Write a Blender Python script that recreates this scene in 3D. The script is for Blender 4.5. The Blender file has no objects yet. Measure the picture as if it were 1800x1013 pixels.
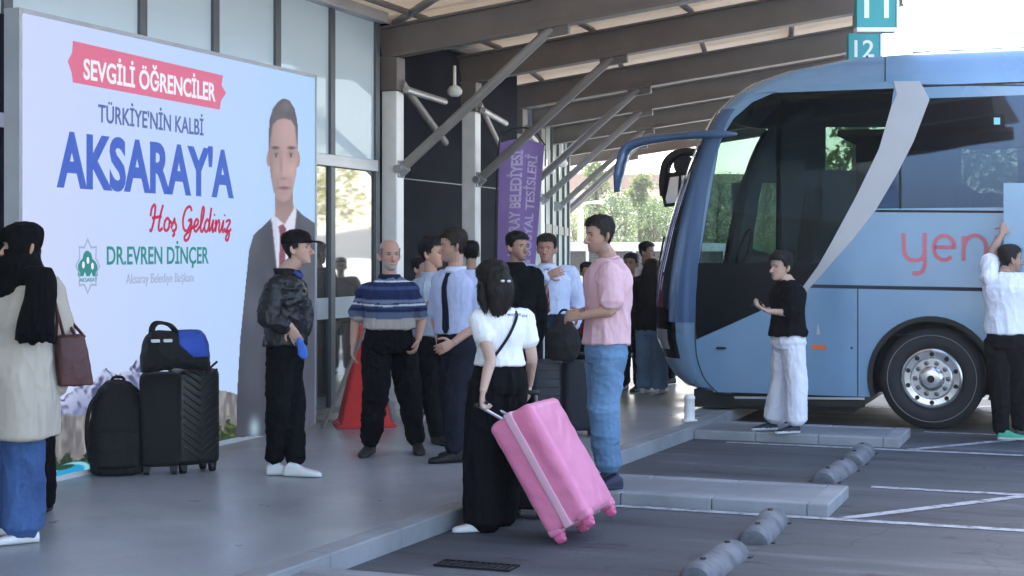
import bpy, bmesh, math, random
import numpy as np
from mathutils import Vector
random.seed(7)
rng = np.random.default_rng(7)
PI = math.pi
scene = bpy.context.scene
COL = scene.collection

# ------------------------------------------------------------------ camera
TH = math.radians(20.88)
CAM = np.array([6.73, 0.0, 1.58])
FPX, HZ = 2700.0, 445.0
cd = bpy.data.cameras.new('camera')
cam = bpy.data.objects.new('camera', cd)
COL.objects.link(cam)
cam.location = CAM
cam.rotation_euler = (math.radians(90), 0, TH)
cd.sensor_width = 36.0
cd.lens = FPX / 1800 * 36
cd.shift_y = -(506.5 - HZ) / 1800
cd.clip_end = 3000
scene.camera = cam

# ------------------------------------------------------------------ light
EXPO = 2.95
SUN_EL = math.radians(40)
LDIR = np.array([0.42, -0.91]); LDIR = LDIR / np.linalg.norm(LDIR)      # the way the light travels over the ground
w = bpy.data.worlds.new('World'); scene.world = w; w.use_nodes = True
nt = w.node_tree
bgn = nt.nodes['Background']
sky = nt.nodes.new('ShaderNodeTexSky'); sky.sky_type = 'NISHITA'
sky.sun_disc = False
sky.sun_elevation = SUN_EL
sky.sun_rotation = math.atan2(-LDIR[0], -LDIR[1])
sky.air_density = 1.0; sky.dust_density = 2.2; sky.ozone_density = 1.0
nt.links.new(sky.outputs[0], bgn.inputs[0])
bgn.inputs[1].default_value = 0.12
sl = bpy.data.lights.new('sun', 'SUN'); sun = bpy.data.objects.new('sun', sl); COL.objects.link(sun)
sl.energy = 3.2; sl.angle = math.radians(0.5); sl.color = (1.0, 0.93, 0.82)
v = Vector((LDIR[0] * math.cos(SUN_EL), LDIR[1] * math.cos(SUN_EL), -math.sin(SUN_EL)))
sun.rotation_euler = v.to_track_quat('-Z', 'Y').to_euler()
sun.location = (-10, 30, 30)
scene.view_settings.view_transform = 'Standard'
scene.view_settings.look = 'None'
scene.view_settings.exposure = EXPO
scene.view_settings.gamma = 1.0
scene.view_settings.use_curve_mapping = False
scene.cycles.max_bounces = 8
scene.cycles.transparent_max_bounces = 16

# ------------------------------------------------------------------ where a point of the picture lies
RV = np.array([math.cos(TH), math.sin(TH), 0.0])
FV = np.array([-math.sin(TH), math.cos(TH), 0.0])
ZV = np.array([0, 0, 1.0])
def ray(px, py):
    return FV + (px - 900) / FPX * RV + (HZ - py) / FPX * ZV
def W(px, py, d):
    return CAM + d * ray(px, py)
def on(ax, val, px, py):
    r = ray(px, py)
    return CAM + (val - CAM[ax]) / r[ax] * r
def unit(a):
    a = np.asarray(a, float); return a / max(1e-9, np.linalg.norm(a))

# ------------------------------------------------------------------ materials
def _nodes(name):
    m = bpy.data.materials.new(name); m.use_nodes = True
    t = m.node_tree
    return m, t, t.nodes['Principled BSDF']
def _coord(t, scale):
    tc = t.nodes.new('ShaderNodeTexCoord'); mp = t.nodes.new('ShaderNodeMapping')
    t.links.new(tc.outputs['Object'], mp.inputs[0])
    mp.inputs['Scale'].default_value = scale if isinstance(scale, tuple) else (scale,) * 3
    return mp.outputs[0]
def _noise(t, co, scale, detail=4, rough=.55):
    n = t.nodes.new('ShaderNodeTexNoise'); n.inputs['Scale'].default_value = scale
    n.inputs['Detail'].default_value = detail; n.inputs['Roughness'].default_value = rough
    t.links.new(co, n.inputs['Vector']); return n.outputs[0]
def _ramp(t, fac, stops):
    r = t.nodes.new('ShaderNodeValToRGB'); e = r.color_ramp.elements
    while len(e) < len(stops): e.new(.5)
    for k, (p, c) in enumerate(stops):
        e[k].position = p; e[k].color = (*c, 1) if len(c) == 3 else c
    t.links.new(fac, r.inputs[0]); return r.outputs[0]
def _bump(t, b, fac, strength, dist):
    n = t.nodes.new('ShaderNodeBump'); n.inputs['Strength'].default_value = strength
    n.inputs['Distance'].default_value = dist
    t.links.new(fac, n.inputs['Height']); t.links.new(n.outputs[0], b.inputs['Normal']); return n
def M(name, col, rough=.6, metal=0., var=.12, scale=3., bump=0., bscale=60., spec=.5, coat=0., stretch=None, rvar=0.):
    m, t, b = _nodes(name)
    co = _coord(t, stretch if stretch else 1.0)
    b.inputs['Roughness'].default_value = rough; b.inputs['Metallic'].default_value = metal
    b.inputs['Specular IOR Level'].default_value = spec
    if coat: b.inputs['Coat Weight'].default_value = coat; b.inputs['Coat Roughness'].default_value = .06
    lo = tuple(c * (1 - var) for c in col); hi = tuple(min(1, c * (1 + var)) for c in col)
    n = _noise(t, co, scale, 5)
    t.links.new(_ramp(t, n, [(.3, lo), (.7, hi)]), b.inputs['Base Color'])
    if rvar:
        mr = t.nodes.new('ShaderNodeMapRange'); mr.inputs['To Min'].default_value = max(.02, rough - rvar)
        mr.inputs['To Max'].default_value = min(1, rough + rvar)
        t.links.new(_noise(t, co, scale * 2.3, 4), mr.inputs[0]); t.links.new(mr.outputs[0], b.inputs['Roughness'])
    if bump: _bump(t, b, _noise(t, co, bscale, 3), bump, .01)
    return m
def VC(name, rough=.8, bump=.15, bscale=220., spec=.3, sheen=0., sss=0.):
    m, t, b = _nodes(name)
    a = t.nodes.new('ShaderNodeVertexColor'); a.layer_name = 'Col'
    t.links.new(a.outputs[0], b.inputs['Base Color'])
    b.inputs['Roughness'].default_value = rough; b.inputs['Specular IOR Level'].default_value = spec
    if sheen: b.inputs['Sheen Weight'].default_value = sheen
    if sss:
        b.inputs['Subsurface Weight'].default_value = sss; b.inputs['Subsurface Radius'].default_value = (.02, .007, .004)
    if bump: _bump(t, b, _noise(t, _coord(t, 1.), bscale, 2), bump, .003)
    return m
def LED(name, col, k=1.0):
    """A piece of the picture the video wall shows: gives off light, with the panel's own faint grid."""
    m, t, b = _nodes(name)
    b.inputs['Base Color'].default_value = (.02, .02, .02, 1); b.inputs['Roughness'].default_value = .5; b.inputs['Specular IOR Level'].default_value = .08
    co = _coord(t, 1.)
    n = _noise(t, co, 55., 2)
    lo = tuple(c * .95 for c in col); hi = tuple(c * 1.05 for c in col)
    t.links.new(_ramp(t, n, [(.3, lo), (.7, hi)]), b.inputs['Emission Color'])
    b.inputs['Emission Strength'].default_value = k / 2 ** EXPO
    return m

# ------------------------------------------------------------------ meshes and objects
ORG = {}
def tag(o, label=None, cat=None, group=None, kind=None):
    if label: o['label'] = label
    if cat: o['category'] = cat
    if group: o['group'] = group
    if kind: o['kind'] = kind
    return o
def empty(name, loc, label=None, cat=None, group=None, kind=None):
    o = bpy.data.objects.new(name, None); COL.objects.link(o); o.location = loc
    o.empty_display_size = .2
    ORG[o.name] = np.array(loc, float)
    return tag(o, label, cat, group, kind)
def obj(name, V, F, mat, parent=None, smooth=False, org=None, colors=None, fmat=None, sharp=None):
    V = np.asarray(V, float).reshape(-1, 3)
    if parent is not None: o0 = ORG[parent.name]
    elif org is not None: o0 = np.asarray(org, float)
    else:
        mn, mx = V.min(0), V.max(0); o0 = np.array([(mn[0] + mx[0]) / 2, (mn[1] + mx[1]) / 2, mn[2]])
    me = bpy.data.meshes.new(name)
    me.from_pydata((V - o0).tolist(), [], [list(map(int, f)) for f in F] if not isinstance(F, np.ndarray) else F.tolist())
    for m in (mat if isinstance(mat, (list, tuple)) else [mat]): me.materials.append(m)
    if fmat is not None: me.polygons.foreach_set('material_index', np.asarray(fmat, np.int32))
    if smooth: me.polygons.foreach_set('use_smooth', np.ones(len(me.polygons), bool))
    if colors is not None:
        ca = me.color_attributes.new('Col', 'FLOAT_COLOR', 'POINT')
        c4 = np.ones((len(V), 4), np.float32); c4[:, :3] = colors
        ca.data.foreach_set('color', c4.ravel())
    me.update()
    if smooth and sharp: me.set_sharp_from_angle(angle=math.radians(sharp))
    o = bpy.data.objects.new(name, me); COL.objects.link(o)
    if parent is not None: o.parent = parent
    else: o.location = o0
    ORG[o.name] = o0
    return o
def copy_tree(o, loc=None, parent=None):
    c = o.copy(); COL.objects.link(c)
    if parent is not None: c.parent = parent
    if loc is not None: c.location = loc
    ORG[c.name] = np.array(c.location if parent is None else ORG[parent.name], float)
    for ch in list(o.children): copy_tree(ch, None, c)
    return c

class MB:
    def __init__(s): s.V = []; s.F = []; s.FM = []
    def add(s, V, F, mi=0):
        k = len(s.V); s.V += [tuple(map(float, q)) for q in V]
        s.F += [[int(i) + k for i in f] for f in F]; s.FM += [mi] * len(F); return s
    def box(s, a, b, mi=0, bev=0.):
        a = np.minimum(a, b); b_ = np.maximum(a, b); 
        return s.obox((a + b_) / 2, [(1, 0, 0), (0, 1, 0), (0, 0, 1)], (b_ - a) / 2, mi, bev)
    def obox(s, c, axes, h, mi=0, bev=0.):
        """box from centre, three unit axes and half sizes; bev > 0 rounds it"""
        bm = bmesh.new(); bmesh.ops.create_cube(bm, size=2)
        h = np.asarray(h, float)
        for q in bm.verts: q.co = Vector((q.co.x * h[0], q.co.y * h[1], q.co.z * h[2]))
        if bev > 0:
            bmesh.ops.bevel(bm, geom=list(bm.edges), offset=min(bev, .95 * h.min()), segments=3, profile=.5, affect='EDGES')
        A = np.array([unit(x) for x in axes])
        bm.verts.index_update()
        V = [np.asarray(c) + np.array(q.co) @ A for q in bm.verts]
        F = [[q.index for q in f.verts] for f in bm.faces]
        bm.free()
        if np.linalg.det(A) < 0: F = [f[::-1] for f in F]
        return s.add(V, F, mi)
    def tube(s, pts, r, n=10, mi=0, cap=True):
        V, F = tube(pts, r, n); return s.add(V, F, mi)
    def prism(s, poly, off, mi=0):
        """closed polygon (3D points, any simple outline) pushed along off"""
        V, F = prism(poly, off); return s.add(V, F, mi)
    def build(s, name, mat, parent=None, **k):
        if isinstance(mat, (list, tuple)): k['fmat'] = s.FM
        return obj(name, s.V, s.F, mat, parent, **k)

def fill(loops):
    """triangles filling an outline with holes; loops are lists of 3D points in one plane"""
    bm = bmesh.new(); E = []
    for L in loops:
        vs = [bm.verts.new(p) for p in L]
        E += [bm.edges.new((vs[i], vs[(i + 1) % len(vs)])) for i in range(len(vs))]
    bmesh.ops.triangle_fill(bm, use_beauty=True, use_dissolve=False, edges=E)
    bm.verts.index_update()
    V = [tuple(q.co) for q in bm.verts]; F = [[q.index for q in f.verts] for f in bm.faces]
    bm.free(); return V, F
def plate(loops, off):
    """filled outline (with holes) of thickness off; outer side = loops' plane"""
    off = np.asarray(off, float)
    V, F = fill(loops); V = np.array(V); n = len(V)
    F = [list(f) for f in F]
    # orient front faces against off
    out = []
    for f in F:
        nn = np.cross(V[f[1]] - V[f[0]], V[f[2]] - V[f[0]])
        out.append(f if nn @ off < 0 else f[::-1])
    V2 = list(map(tuple, V)) + list(map(tuple, V + off))
    F2 = out + [[i + n for i in f[::-1]] for f in out]
    for L in loops:
        k = len(V2); m = len(L)
        V2 += [tuple(p) for p in L] + [tuple(np.asarray(p) + off) for p in L]
        for i in range(m):
            j = (i + 1) % m
            F2.append([k + i, k + j, k + m + j, k + m + i])
    return V2, F2
def prism(poly, off): return plate([poly], off)
def frames(P):
    P = np.asarray(P, float); n = len(P); T = np.zeros_like(P)
    T[1:-1] = P[2:] - P[:-2]; T[0] = P[1] - P[0]; T[-1] = P[-1] - P[-2]
    T /= np.maximum(1e-9, np.linalg.norm(T, axis=1))[:, None]
    u = np.cross(T[0], (0, 0, 1.)); 
    if np.linalg.norm(u) < .1: u = np.cross(T[0], (1., 0, 0))
    U = [unit(u)]
    for i in range(1, n):
        q = U[-1] - T[i] * (U[-1] @ T[i]); U.append(unit(q))
    U = np.array(U); return T, U, np.cross(T, U)
def smoothpath(P, R, k=4):
    P = np.asarray(P, float); R = np.asarray(R, float)
    if R.ndim == 1: R = R[:, None]
    if len(P) < 3:
        tt = np.linspace(0, 1, k + 1)[:, None]
        return P[0] + (P[1] - P[0]) * tt, R[0] + (R[1] - R[0]) * tt
    Q = np.vstack([2 * P[0] - P[1], P, 2 * P[-1] - P[-2]]); S = np.vstack([R[0], R, R[-1]])
    oP, oR = [], []
    for i in range(len(P) - 1):
        for t in np.linspace(0, 1, k, endpoint=False):
            a = .5 * np.array([-t + 2 * t * t - t ** 3, 2 - 5 * t * t + 3 * t ** 3, t + 4 * t * t - 3 * t ** 3, -t * t + t ** 3])
            oP.append(a @ Q[i:i + 4]); oR.append(S[i + 1] * (1 - t) + S[i + 2] * t)
    oP.append(P[-1]); oR.append(R[-1])
    return np.array(oP), np.array(oR)
def tube(pts, r, n=10):
    P = np.asarray(pts, float); m = len(P)
    R = np.full(m, r) if np.isscalar(r) else np.asarray(r, float)
    T, U, B = frames(P)
    a = np.linspace(0, 2 * PI, n, endpoint=False)
    V = (P[:, None] + R[:, None, None] * (np.cos(a)[None, :, None] * U[:, None] + np.sin(a)[None, :, None] * B[:, None])).reshape(-1, 3)
    return V, loftF(m, n)
def loftF(m, n):
    F = []
    for i in range(m - 1):
        for j in range(n):
            F.append([i * n + j, i * n + (j + 1) % n, (i + 1) * n + (j + 1) % n, (i + 1) * n + j])
    F.append(list(range(n))[::-1]); F.append([(m - 1) * n + j for j in range(n)])
    return F
def ringpts(c, u, v, a, b, n=20, e=2.2):
    t = np.linspace(0, 2 * PI, n, endpoint=False); co, si = np.cos(t), np.sin(t)
    x = np.sign(co) * np.abs(co) ** (2 / e) * a; y = np.sign(si) * np.abs(si) ** (2 / e) * b
    return np.asarray(c) + x[:, None] * u + y[:, None] * v
def loft(rings):
    n = len(rings[0]); return np.vstack(rings), loftF(len(rings), n)
def lathe(c, axis, prof, n=40, cap=True):
    """prof: (radius, distance along axis)"""
    ax = unit(axis); u = unit(np.cross(ax, (0, 0, 1.) if abs(ax[2]) < .9 else (1., 0, 0))); v_ = np.cross(ax, u)
    V, F = loft([ringpts(np.asarray(c) + ax * h, u, v_, max(r, 1e-4), max(r, 1e-4), n, 2.) for r, h in prof])
    return V, (F if cap else F[:-2])

def vnoise(P, seed=0):
    P = np.asarray(P, float); i = np.floor(P).astype(np.int64); f = P - i; f = f * f * (3 - 2 * f)
    def h(dx, dy, dz):
        q = (i[:, 0] + dx) * 374761393 + (i[:, 1] + dy) * 668265263 + (i[:, 2] + dz) * 1442695041 + seed * 7919
        q = (q ^ (q >> 13)) * 1274126177 & 0x7fffffff
        q = (q ^ (q >> 16)) & 0xffff
        return q / 65535.
    x, y, z = f[:, 0], f[:, 1], f[:, 2]
    def mix(a, b, t): return a + (b - a) * t
    return mix(mix(mix(h(0, 0, 0), h(1, 0, 0), x), mix(h(0, 1, 0), h(1, 1, 0), x), y),
               mix(mix(h(0, 0, 1), h(1, 0, 1), x), mix(h(0, 1, 1), h(1, 1, 1), x), y), z)
def mesh_arrays(me):
    n = len(me.vertices); V = np.empty(n * 3, np.float32); me.vertices.foreach_get('co', V)
    N = np.empty(n * 3, np.float32); me.vertices.foreach_get('normal', N)
    lt = np.empty(len(me.loops), np.int32); me.loops.foreach_get('vertex_index', lt)
    ls = np.empty(len(me.polygons), np.int32); me.polygons.foreach_get('loop_start', ls)
    le = np.append(ls[1:], len(lt))
    if len(ls) and np.all(le - ls == 4): F = lt.reshape(-1, 4)
    else: F = [lt[a:b].tolist() for a, b in zip(ls, le)]
    return V.reshape(-1, 3).astype(float), N.reshape(-1, 3).astype(float), F
def remesh(shells, voxel, smooth=3):
    mb = MB()
    for V, F in shells: mb.add(V, F)
    me = bpy.data.meshes.new('tmp'); me.from_pydata(mb.V, [], mb.F); me.update()
    o = bpy.data.objects.new('tmp', me); COL.objects.link(o)
    m = o.modifiers.new('r', 'REMESH'); m.mode = 'VOXEL'; m.voxel_size = voxel
    if smooth:
        s_ = o.modifiers.new('s', 'SMOOTH'); s_.factor = .5; s_.iterations = smooth
    dg = bpy.context.evaluated_depsgraph_get()
    ev = o.evaluated_get(dg); em = ev.to_mesh()
    out = mesh_arrays(em); ev.to_mesh_clear()
    bpy.data.objects.remove(o); bpy.data.meshes.remove(me)
    return out
_capH = None
def text_arrays(s, bold=0., shear=0., space=1.):
    cu = bpy.data.curves.new('t', 'FONT'); cu.body = s; cu.offset = bold; cu.shear = shear; cu.space_character = space
    cu.resolution_u = 4
    o = bpy.data.objects.new('t', cu); COL.objects.link(o)
    dg = bpy.context.evaluated_depsgraph_get(); ev = o.evaluated_get(dg); em = ev.to_mesh()
    V, N, F = mesh_arrays(em); ev.to_mesh_clear(); bpy.data.objects.remove(o); bpy.data.curves.remove(cu)
    return V, F
def lettering(s, O, U, Vv, width, cap, bold=0., shear=0., space=1., thick=.002):
    """text as thin solid letters: O = left end of the baseline, U right, Vv up (unit), width and capital height in metres"""
    global _capH
    if _capH is None: _capH = text_arrays('H')[0][:, 1].max()
    V, F = text_arrays(s, bold, shear, space)
    x0, x1 = V[:, 0].min(), V[:, 0].max()
    X = (V[:, 0] - x0) / (x1 - x0) * width; Y = V[:, 1] / _capH * cap
    N = np.cross(U, Vv)
    P = np.asarray(O) + X[:, None] * np.asarray(U) + Y[:, None] * np.asarray(Vv)
    # front faces + rim-free back: a thin double sheet
    n = len(P); V2 = np.vstack([P + N * thick, P]); F = [list(f) for f in F]
    F2 = F + [[i + n for i in f[::-1]] for f in F]
    cnt = {}
    for f in F:
        for a, b in zip(f, f[1:] + f[:1]): cnt[(a, b)] = 1
    for (a, b) in cnt:
        if (b, a) not in cnt: F2.append([b, a, a + n, b + n])
    return V2, F2
def ribbon(pts, width, U, Vv, O, thick=.002, closed=False):
    """stroke of a pen: 2D points -> a flat band with round ends"""
    P = np.asarray(pts, float); m = len(P)
    T = np.zeros_like(P); T[1:-1] = P[2:] - P[:-2]; T[0] = P[1] - P[0]; T[-1] = P[-1] - P[-2]
    T /= np.maximum(1e-9, np.linalg.norm(T, axis=1))[:, None]; Nn = np.stack([-T[:, 1], T[:, 0]], 1)
    wd = np.full(m, width) if np.isscalar(width) else np.asarray(width)
    A, B = P + Nn * wd[:, None] / 2, P - Nn * wd[:, None] / 2
    N = np.cross(U, Vv)
    def lift(q, h): return np.asarray(O) + q[:, :1] * np.asarray(U) + q[:, 1:] * np.asarray(Vv) + N * h
    mb = MB()
    V = np.vstack([lift(A, thick), lift(B, thick), lift(A, 0), lift(B, 0)]); F = []
    for i in range(m - 1):
        F += [[i, m + i, m + i + 1, i + 1], [2 * m + i, i, i + 1, 2 * m + i + 1], [m + i, 3 * m + i, 3 * m + i + 1, m + i + 1],
              [2 * m + i, 2 * m + i + 1, 3 * m + i + 1, 3 * m + i]]
    F += [[0, 2 * m, 3 * m, m], [m - 1, 2 * m - 1, 4 * m - 1, 3 * m - 1]]
    return V, F
# ------------------------------------------------------------------ ground, platform, road
def asphalt():
    m, t, b = _nodes('asphalt')
    co = _coord(t, 1.); st = _coord(t, (.35, 2.2, 1.))
    big = _noise(t, st, 1.1, 6, .6); fine = _noise(t, co, 90, 3)
    c1 = _ramp(t, big, [(.30, (.020, .023, .029)), (.44, (.058, .063, .073)), (.56, (.070, .075, .087)), (.70, (.135, .141, .152))])
    mx = t.nodes.new('ShaderNodeMix'); mx.data_type = 'RGBA'; mx.blend_type = 'MULTIPLY'; mx.inputs[0].default_value = .6
    t.links.new(c1, mx.inputs[6]); t.links.new(_ramp(t, fine, [(.3, (.6, .6, .6)), (.7, (1.25, 1.25, 1.25))]), mx.inputs[7])
    t.links.new(mx.outputs[2], b.inputs['Base Color'])
    # oil drips and hairline cracks
    sp_ = _ramp(t, _noise(t, _coord(t, (1., 1.6, 1.)), 2.6, 3, .5), [(.30, (.35, .35, .36)), (.37, (1, 1, 1))])
    m2 = t.nodes.new('ShaderNodeMix'); m2.data_type = 'RGBA'; m2.blend_type = 'MULTIPLY'; m2.inputs[0].default_value = .7
    t.links.new(mx.outputs[2], m2.inputs[6]); t.links.new(sp_, m2.inputs[7])
    vo = t.nodes.new('ShaderNodeTexVoronoi'); vo.feature = 'DISTANCE_TO_EDGE'; vo.inputs['Scale'].default_value = .55
    ad = t.nodes.new('ShaderNodeVectorMath'); ad.operation = 'ADD'; nn_ = t.nodes.new('ShaderNodeTexNoise'); nn_.inputs['Scale'].default_value = 2.; t.links.new(co, nn_.inputs['Vector'])
    t.links.new(co, ad.inputs[0]); t.links.new(nn_.outputs['Color'], ad.inputs[1]); t.links.new(ad.outputs[0], vo.inputs['Vector'])
    m3 = t.nodes.new('ShaderNodeMix'); m3.data_type = 'RGBA'; m3.blend_type = 'MULTIPLY'; m3.inputs[0].default_value = .8
    t.links.new(m2.outputs[2], m3.inputs[6]); t.links.new(_ramp(t, vo.outputs['Distance'], [(.003, (.62, .62, .63)), (.009, (1, 1, 1))]), m3.inputs[7])
    t.links.new(m3.outputs[2], b.inputs['Base Color'])
    b.inputs['Roughness'].default_value = .72; _bump(t, b, fine, .35, .01)
    return m
def concrete_floor():
    m, t, b = _nodes('polished_concrete')
    co = _coord(t, 1.)
    big = _noise(t, co, .8, 6, .6); fine = _noise(t, co, 24, 4)
    c1 = _ramp(t, big, [(.3, (.245, .256, .275)), (.7, (.320, .333, .354))])
    mx = t.nodes.new('ShaderNodeMix'); mx.data_type = 'RGBA'; mx.blend_type = 'MULTIPLY'; mx.inputs[0].default_value = .35
    t.links.new(c1, mx.inputs[6]); t.links.new(_ramp(t, fine, [(.3, (.75, .75, .75)), (.7, (1.15, 1.15, 1.15))]), mx.inputs[7])
    t.links.new(mx.outputs[2], b.inputs['Base Color'])
    t.links.new(_ramp(t, _noise(t, co, 1.7, 5), [(.3, (.26, .26, .26)), (.7, (.46, .46, .46))]), b.inputs['Roughness'])
    _bump(t, b, _noise(t, co, 6, 3), .04, .01)
    return m
def worn_paint():
    m, t, b = _nodes('worn_road_paint')
    n = _noise(t, _coord(t, (1, 1, 1)), 9, 6, .7)
    t.links.new(_ramp(t, n, [(.38, (.12, .12, .13)), (.52, (.42, .43, .46))]), b.inputs['Base Color'])
    b.inputs['Roughness'].default_value = .7
    return m
RD = -.11
ASPH, FLOORM, PAINT = asphalt(), concrete_floor(), worn_paint()
KERB = M('kerb_stone', (.235, .243, .26), .75, var=.25, scale=2.2, bump=.25, bscale=70)
ISLTOP = M('island_screed', (.20, .208, .225), .6, var=.2, scale=1.4, bump=.15, bscale=60)
SOIL = M('far_ground', (.36, .345, .32), .9, var=.2, scale=.1)
tag(obj('ground', [(-900, -900, -.118), (900, -900, -.118), (900, 1500, -.118), (-900, 1500, -.118)], [[0, 1, 2, 3]], SOIL), kind='structure')
tag(obj('road', [(1, -12, RD), (13, -12, RD), (13, 34, RD), (1, 34, RD)], [[0, 1, 2, 3]], ASPH), kind='structure')
def kx(y): return 3.0 + (min(y, 14) - 7.8) * .05 - max(0, y - 19) * .15
edge = [(kx(y), y) for y in (-12, 0, 4, 8, 11, 14, 19, 24, 30, 36)]
poly = [(x - .16, y, 0.0) for x, y in edge] + [(-9, 36, 0), (-9, -12, 0)]
tag(MB().prism(poly, (0, 0, -.30)).build('platform_floor', FLOORM), kind='structure')
kb = MB()
for (xa, ya), (xb, yb) in zip(edge, edge[1:]):
    n = max(1, int(abs(yb - ya) / .8))
    for i in range(n):
        t0, t1 = i / n, (i + 1) / n - .004 / (abs(yb - ya) / n) / n
        A = np.array([xa + (xb - xa) * t0, ya + (yb - ya) * t0, 0]); B = np.array([xa + (xb - xa) * t1, ya + (yb - ya) * t1, 0])
        dr = unit(B - A); nn = np.cross(dr, ZV); mid = (A + B) / 2 - nn * .08 + ZV * -.146
        kb.obox(mid, (nn, dr, ZV), (.078, np.linalg.norm(B - A) / 2, .15), 0, .010)
tag(kb.build('kerb', KERB), kind='structure')
IT = -.03
for y0 in (6.15, 9.9, 13.65):
    x0, x1 = kx(y0) + .0, 5.12
    MBi = MB()
    P = [(x0 + .002, y0 + .12, IT - .006), (x1 - .14, y0 + .12, IT - .006), (x1 - .14, y0 + .74, IT - .006), (x0 + .002, y0 + .74, IT - .006)]
    MBi.prism(P, (0, 0, -.2), 0)
    n = 3
    for yy in (y0 + .06, y0 + .80):
        for i in range(n):
            a = x0 + (x1 - .14 - x0) * i / n + .002; b_ = x0 + (x1 - .14 - x0) * (i + 1) / n - .002
            MBi.box((a, yy - .06, -.28), (b_, yy + .06, IT), 1, .010)
    MBi.box((x1 - .14, y0, -.28), (x1, y0 + .43, IT + .001), 1, .012); MBi.box((x1 - .14, y0 + .433, -.28), (x1, y0 + .86, IT + .001), 1, .012)
    tag(MBi.build('kerb_island', [ISLTOP, KERB]), kind='structure')
# painted lines of the bays
ln = MB()
def stripe(a, b, wd=.09):
    a = np.array([*a, 0.]); b = np.array([*b, 0.]); t = unit(b - a); n = np.array([-t[1], t[0], 0]) * wd / 2
    q = [a - n, a + n, b + n, b - n]
    ln.add([(p[0], p[1], RD + .004) for p in q], [[3, 2, 1, 0] if np.cross(q[1] - q[0], q[2] - q[1])[2] > 0 else [0, 1, 2, 3]])
for y0 in (6.2, 9.83, 13.48, 17.1):
    stripe((kx(y0) + .35 if y0 != 6.2 else 5.2, y0), (14, y0))
    stripe((5.2, y0 + 1.45), (14, y0 + 1.45))
    for k in range(6): stripe((5.22 + k * 1.45, y0 + .05), (6.25 + k * 1.45, y0 + 1.40))
tag(ln.build('road_markings', PAINT), kind='structure')
# drain grate by the kerb
gr = empty('drain_grate', (*on(2, RD, 838, 996)[:2], RD + .004), 'dark iron drain grate set in the road by the near kerb', 'drain grate')
GR = M('grate_iron', (.03, .03, .035), .5, .6)
g0 = ORG[gr.name]; mb = MB()
mb.box(g0 + (-.22, -.08, 0), g0 + (.22, -.065, .008)); mb.box(g0 + (-.22, .065, 0), g0 + (.22, .08, .008))
for k in range(13): mb.box(g0 + (-.22 + k * .0358, -.065, 0), g0 + (-.212 + k * .0358, .065, .006))
mb.build('grate_bars', GR, gr)
PIT = M('grate_pit', (.012, .012, .014), .9)
MB().box(g0 + (-.215, -.07, -.002), g0 + (.215, .07, .001)).build('grate_pit', PIT, gr)
# wheel stops: half round lengths of worn rubber pipe
RUB = M('worn_rubber', (.115, .120, .135), .8, var=.45, scale=7, bump=.4, bscale=40)
RUBD = M('rubber_end', (.03, .03, .035), .8, var=.2)
def wheel_stop():
    rg = []; L = .375
    for y, k in [(-L - .02, .80), (-L, .95), (-L + .02, 1)] + [(q, 1.) for q in np.linspace(-.33, .33, 24)] + [(L - .02, 1), (L, .95), (L + .02, .80)]:
        a = np.linspace(0, PI, 29)
        rg.append(np.stack([np.cos(a) * .098 * k, np.full(29, y), np.sin(a) * .092 * k + .0], 1))
    e = empty('wheel_stop', (0, 0, 0))
    V, F = loft(rg); V = V + (vnoise(V * 22, 2) - .5)[:, None] * .0012 * (1, .2, 1); V[:, 2] = np.maximum(V[:, 2], 0)
    obj('rubber_body', V, F, RUB, e, True, sharp=50)
    m = MB()
    for s in (-1, 1):
        MB().box((-.12, s * .34 - .03, .0), (.12, s * .34 + .03, .008), 0, .004).build('fixing_plate', RUBD, e)
        MB().tube([(0, s * .25, .085), (0, s * .25, .101)], .016, 10).build('fixing_bolt', RUBD, e)
    return e
ws = wheel_stop()
spots = [(4.81, 8.10, 'worn grey wheel stop nearest the camera at the bottom of the bay'), (4.84, 9.24, 'worn grey wheel stop just before the nearer kerb island'),
         (4.87, 11.75, 'worn grey wheel stop just past the nearer kerb island'), (4.89, 12.82, 'worn grey wheel stop beside the island the woman in white trousers stands on')]
for i, (x, y, lb) in enumerate(spots):
    o = ws if i == 0 else copy_tree(ws)
    o.location = (x, y, RD); o.rotation_euler = (0, 0, (-.03, .05, -.06, .02)[i]); tag(o, lb, 'wheel stop', 'wheel stops across the bus bays')

# ------------------------------------------------------------------ terminal building
GLZ = None
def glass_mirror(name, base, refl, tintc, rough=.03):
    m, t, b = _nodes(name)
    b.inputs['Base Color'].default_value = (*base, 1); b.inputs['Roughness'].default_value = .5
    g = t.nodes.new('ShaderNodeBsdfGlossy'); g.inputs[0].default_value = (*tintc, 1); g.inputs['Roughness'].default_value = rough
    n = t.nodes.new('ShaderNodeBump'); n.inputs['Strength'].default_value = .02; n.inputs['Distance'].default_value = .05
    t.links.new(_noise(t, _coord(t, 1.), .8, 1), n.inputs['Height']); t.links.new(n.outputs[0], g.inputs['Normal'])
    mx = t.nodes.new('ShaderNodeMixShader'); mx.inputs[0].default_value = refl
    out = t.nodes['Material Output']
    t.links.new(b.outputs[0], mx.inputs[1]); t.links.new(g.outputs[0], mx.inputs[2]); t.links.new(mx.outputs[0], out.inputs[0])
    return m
SKYGL = glass_mirror('sky_tone_glass', (.52, .63, .69), .06, (.9, .97, 1.))  # upper panes: mirrored sky put into the pale base colour
DARKGL = glass_mirror('dark_reflective_glass', (.012, .017, .020), .42, (.85, .9, .9))
ALU = M('pale_aluminium', (.50, .51, .53), .4, .3, var=.08)
DKALU = M('grey_aluminium', (.10, .11, .12), .45, .3, var=.1)
NAVY = M('navy_cladding', (.012, .014, .022), .85, var=.12, scale=2, spec=.1)
WHT = M('white_painted_steel', (.82, .82, .80), .45, var=.1, scale=3)
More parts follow.
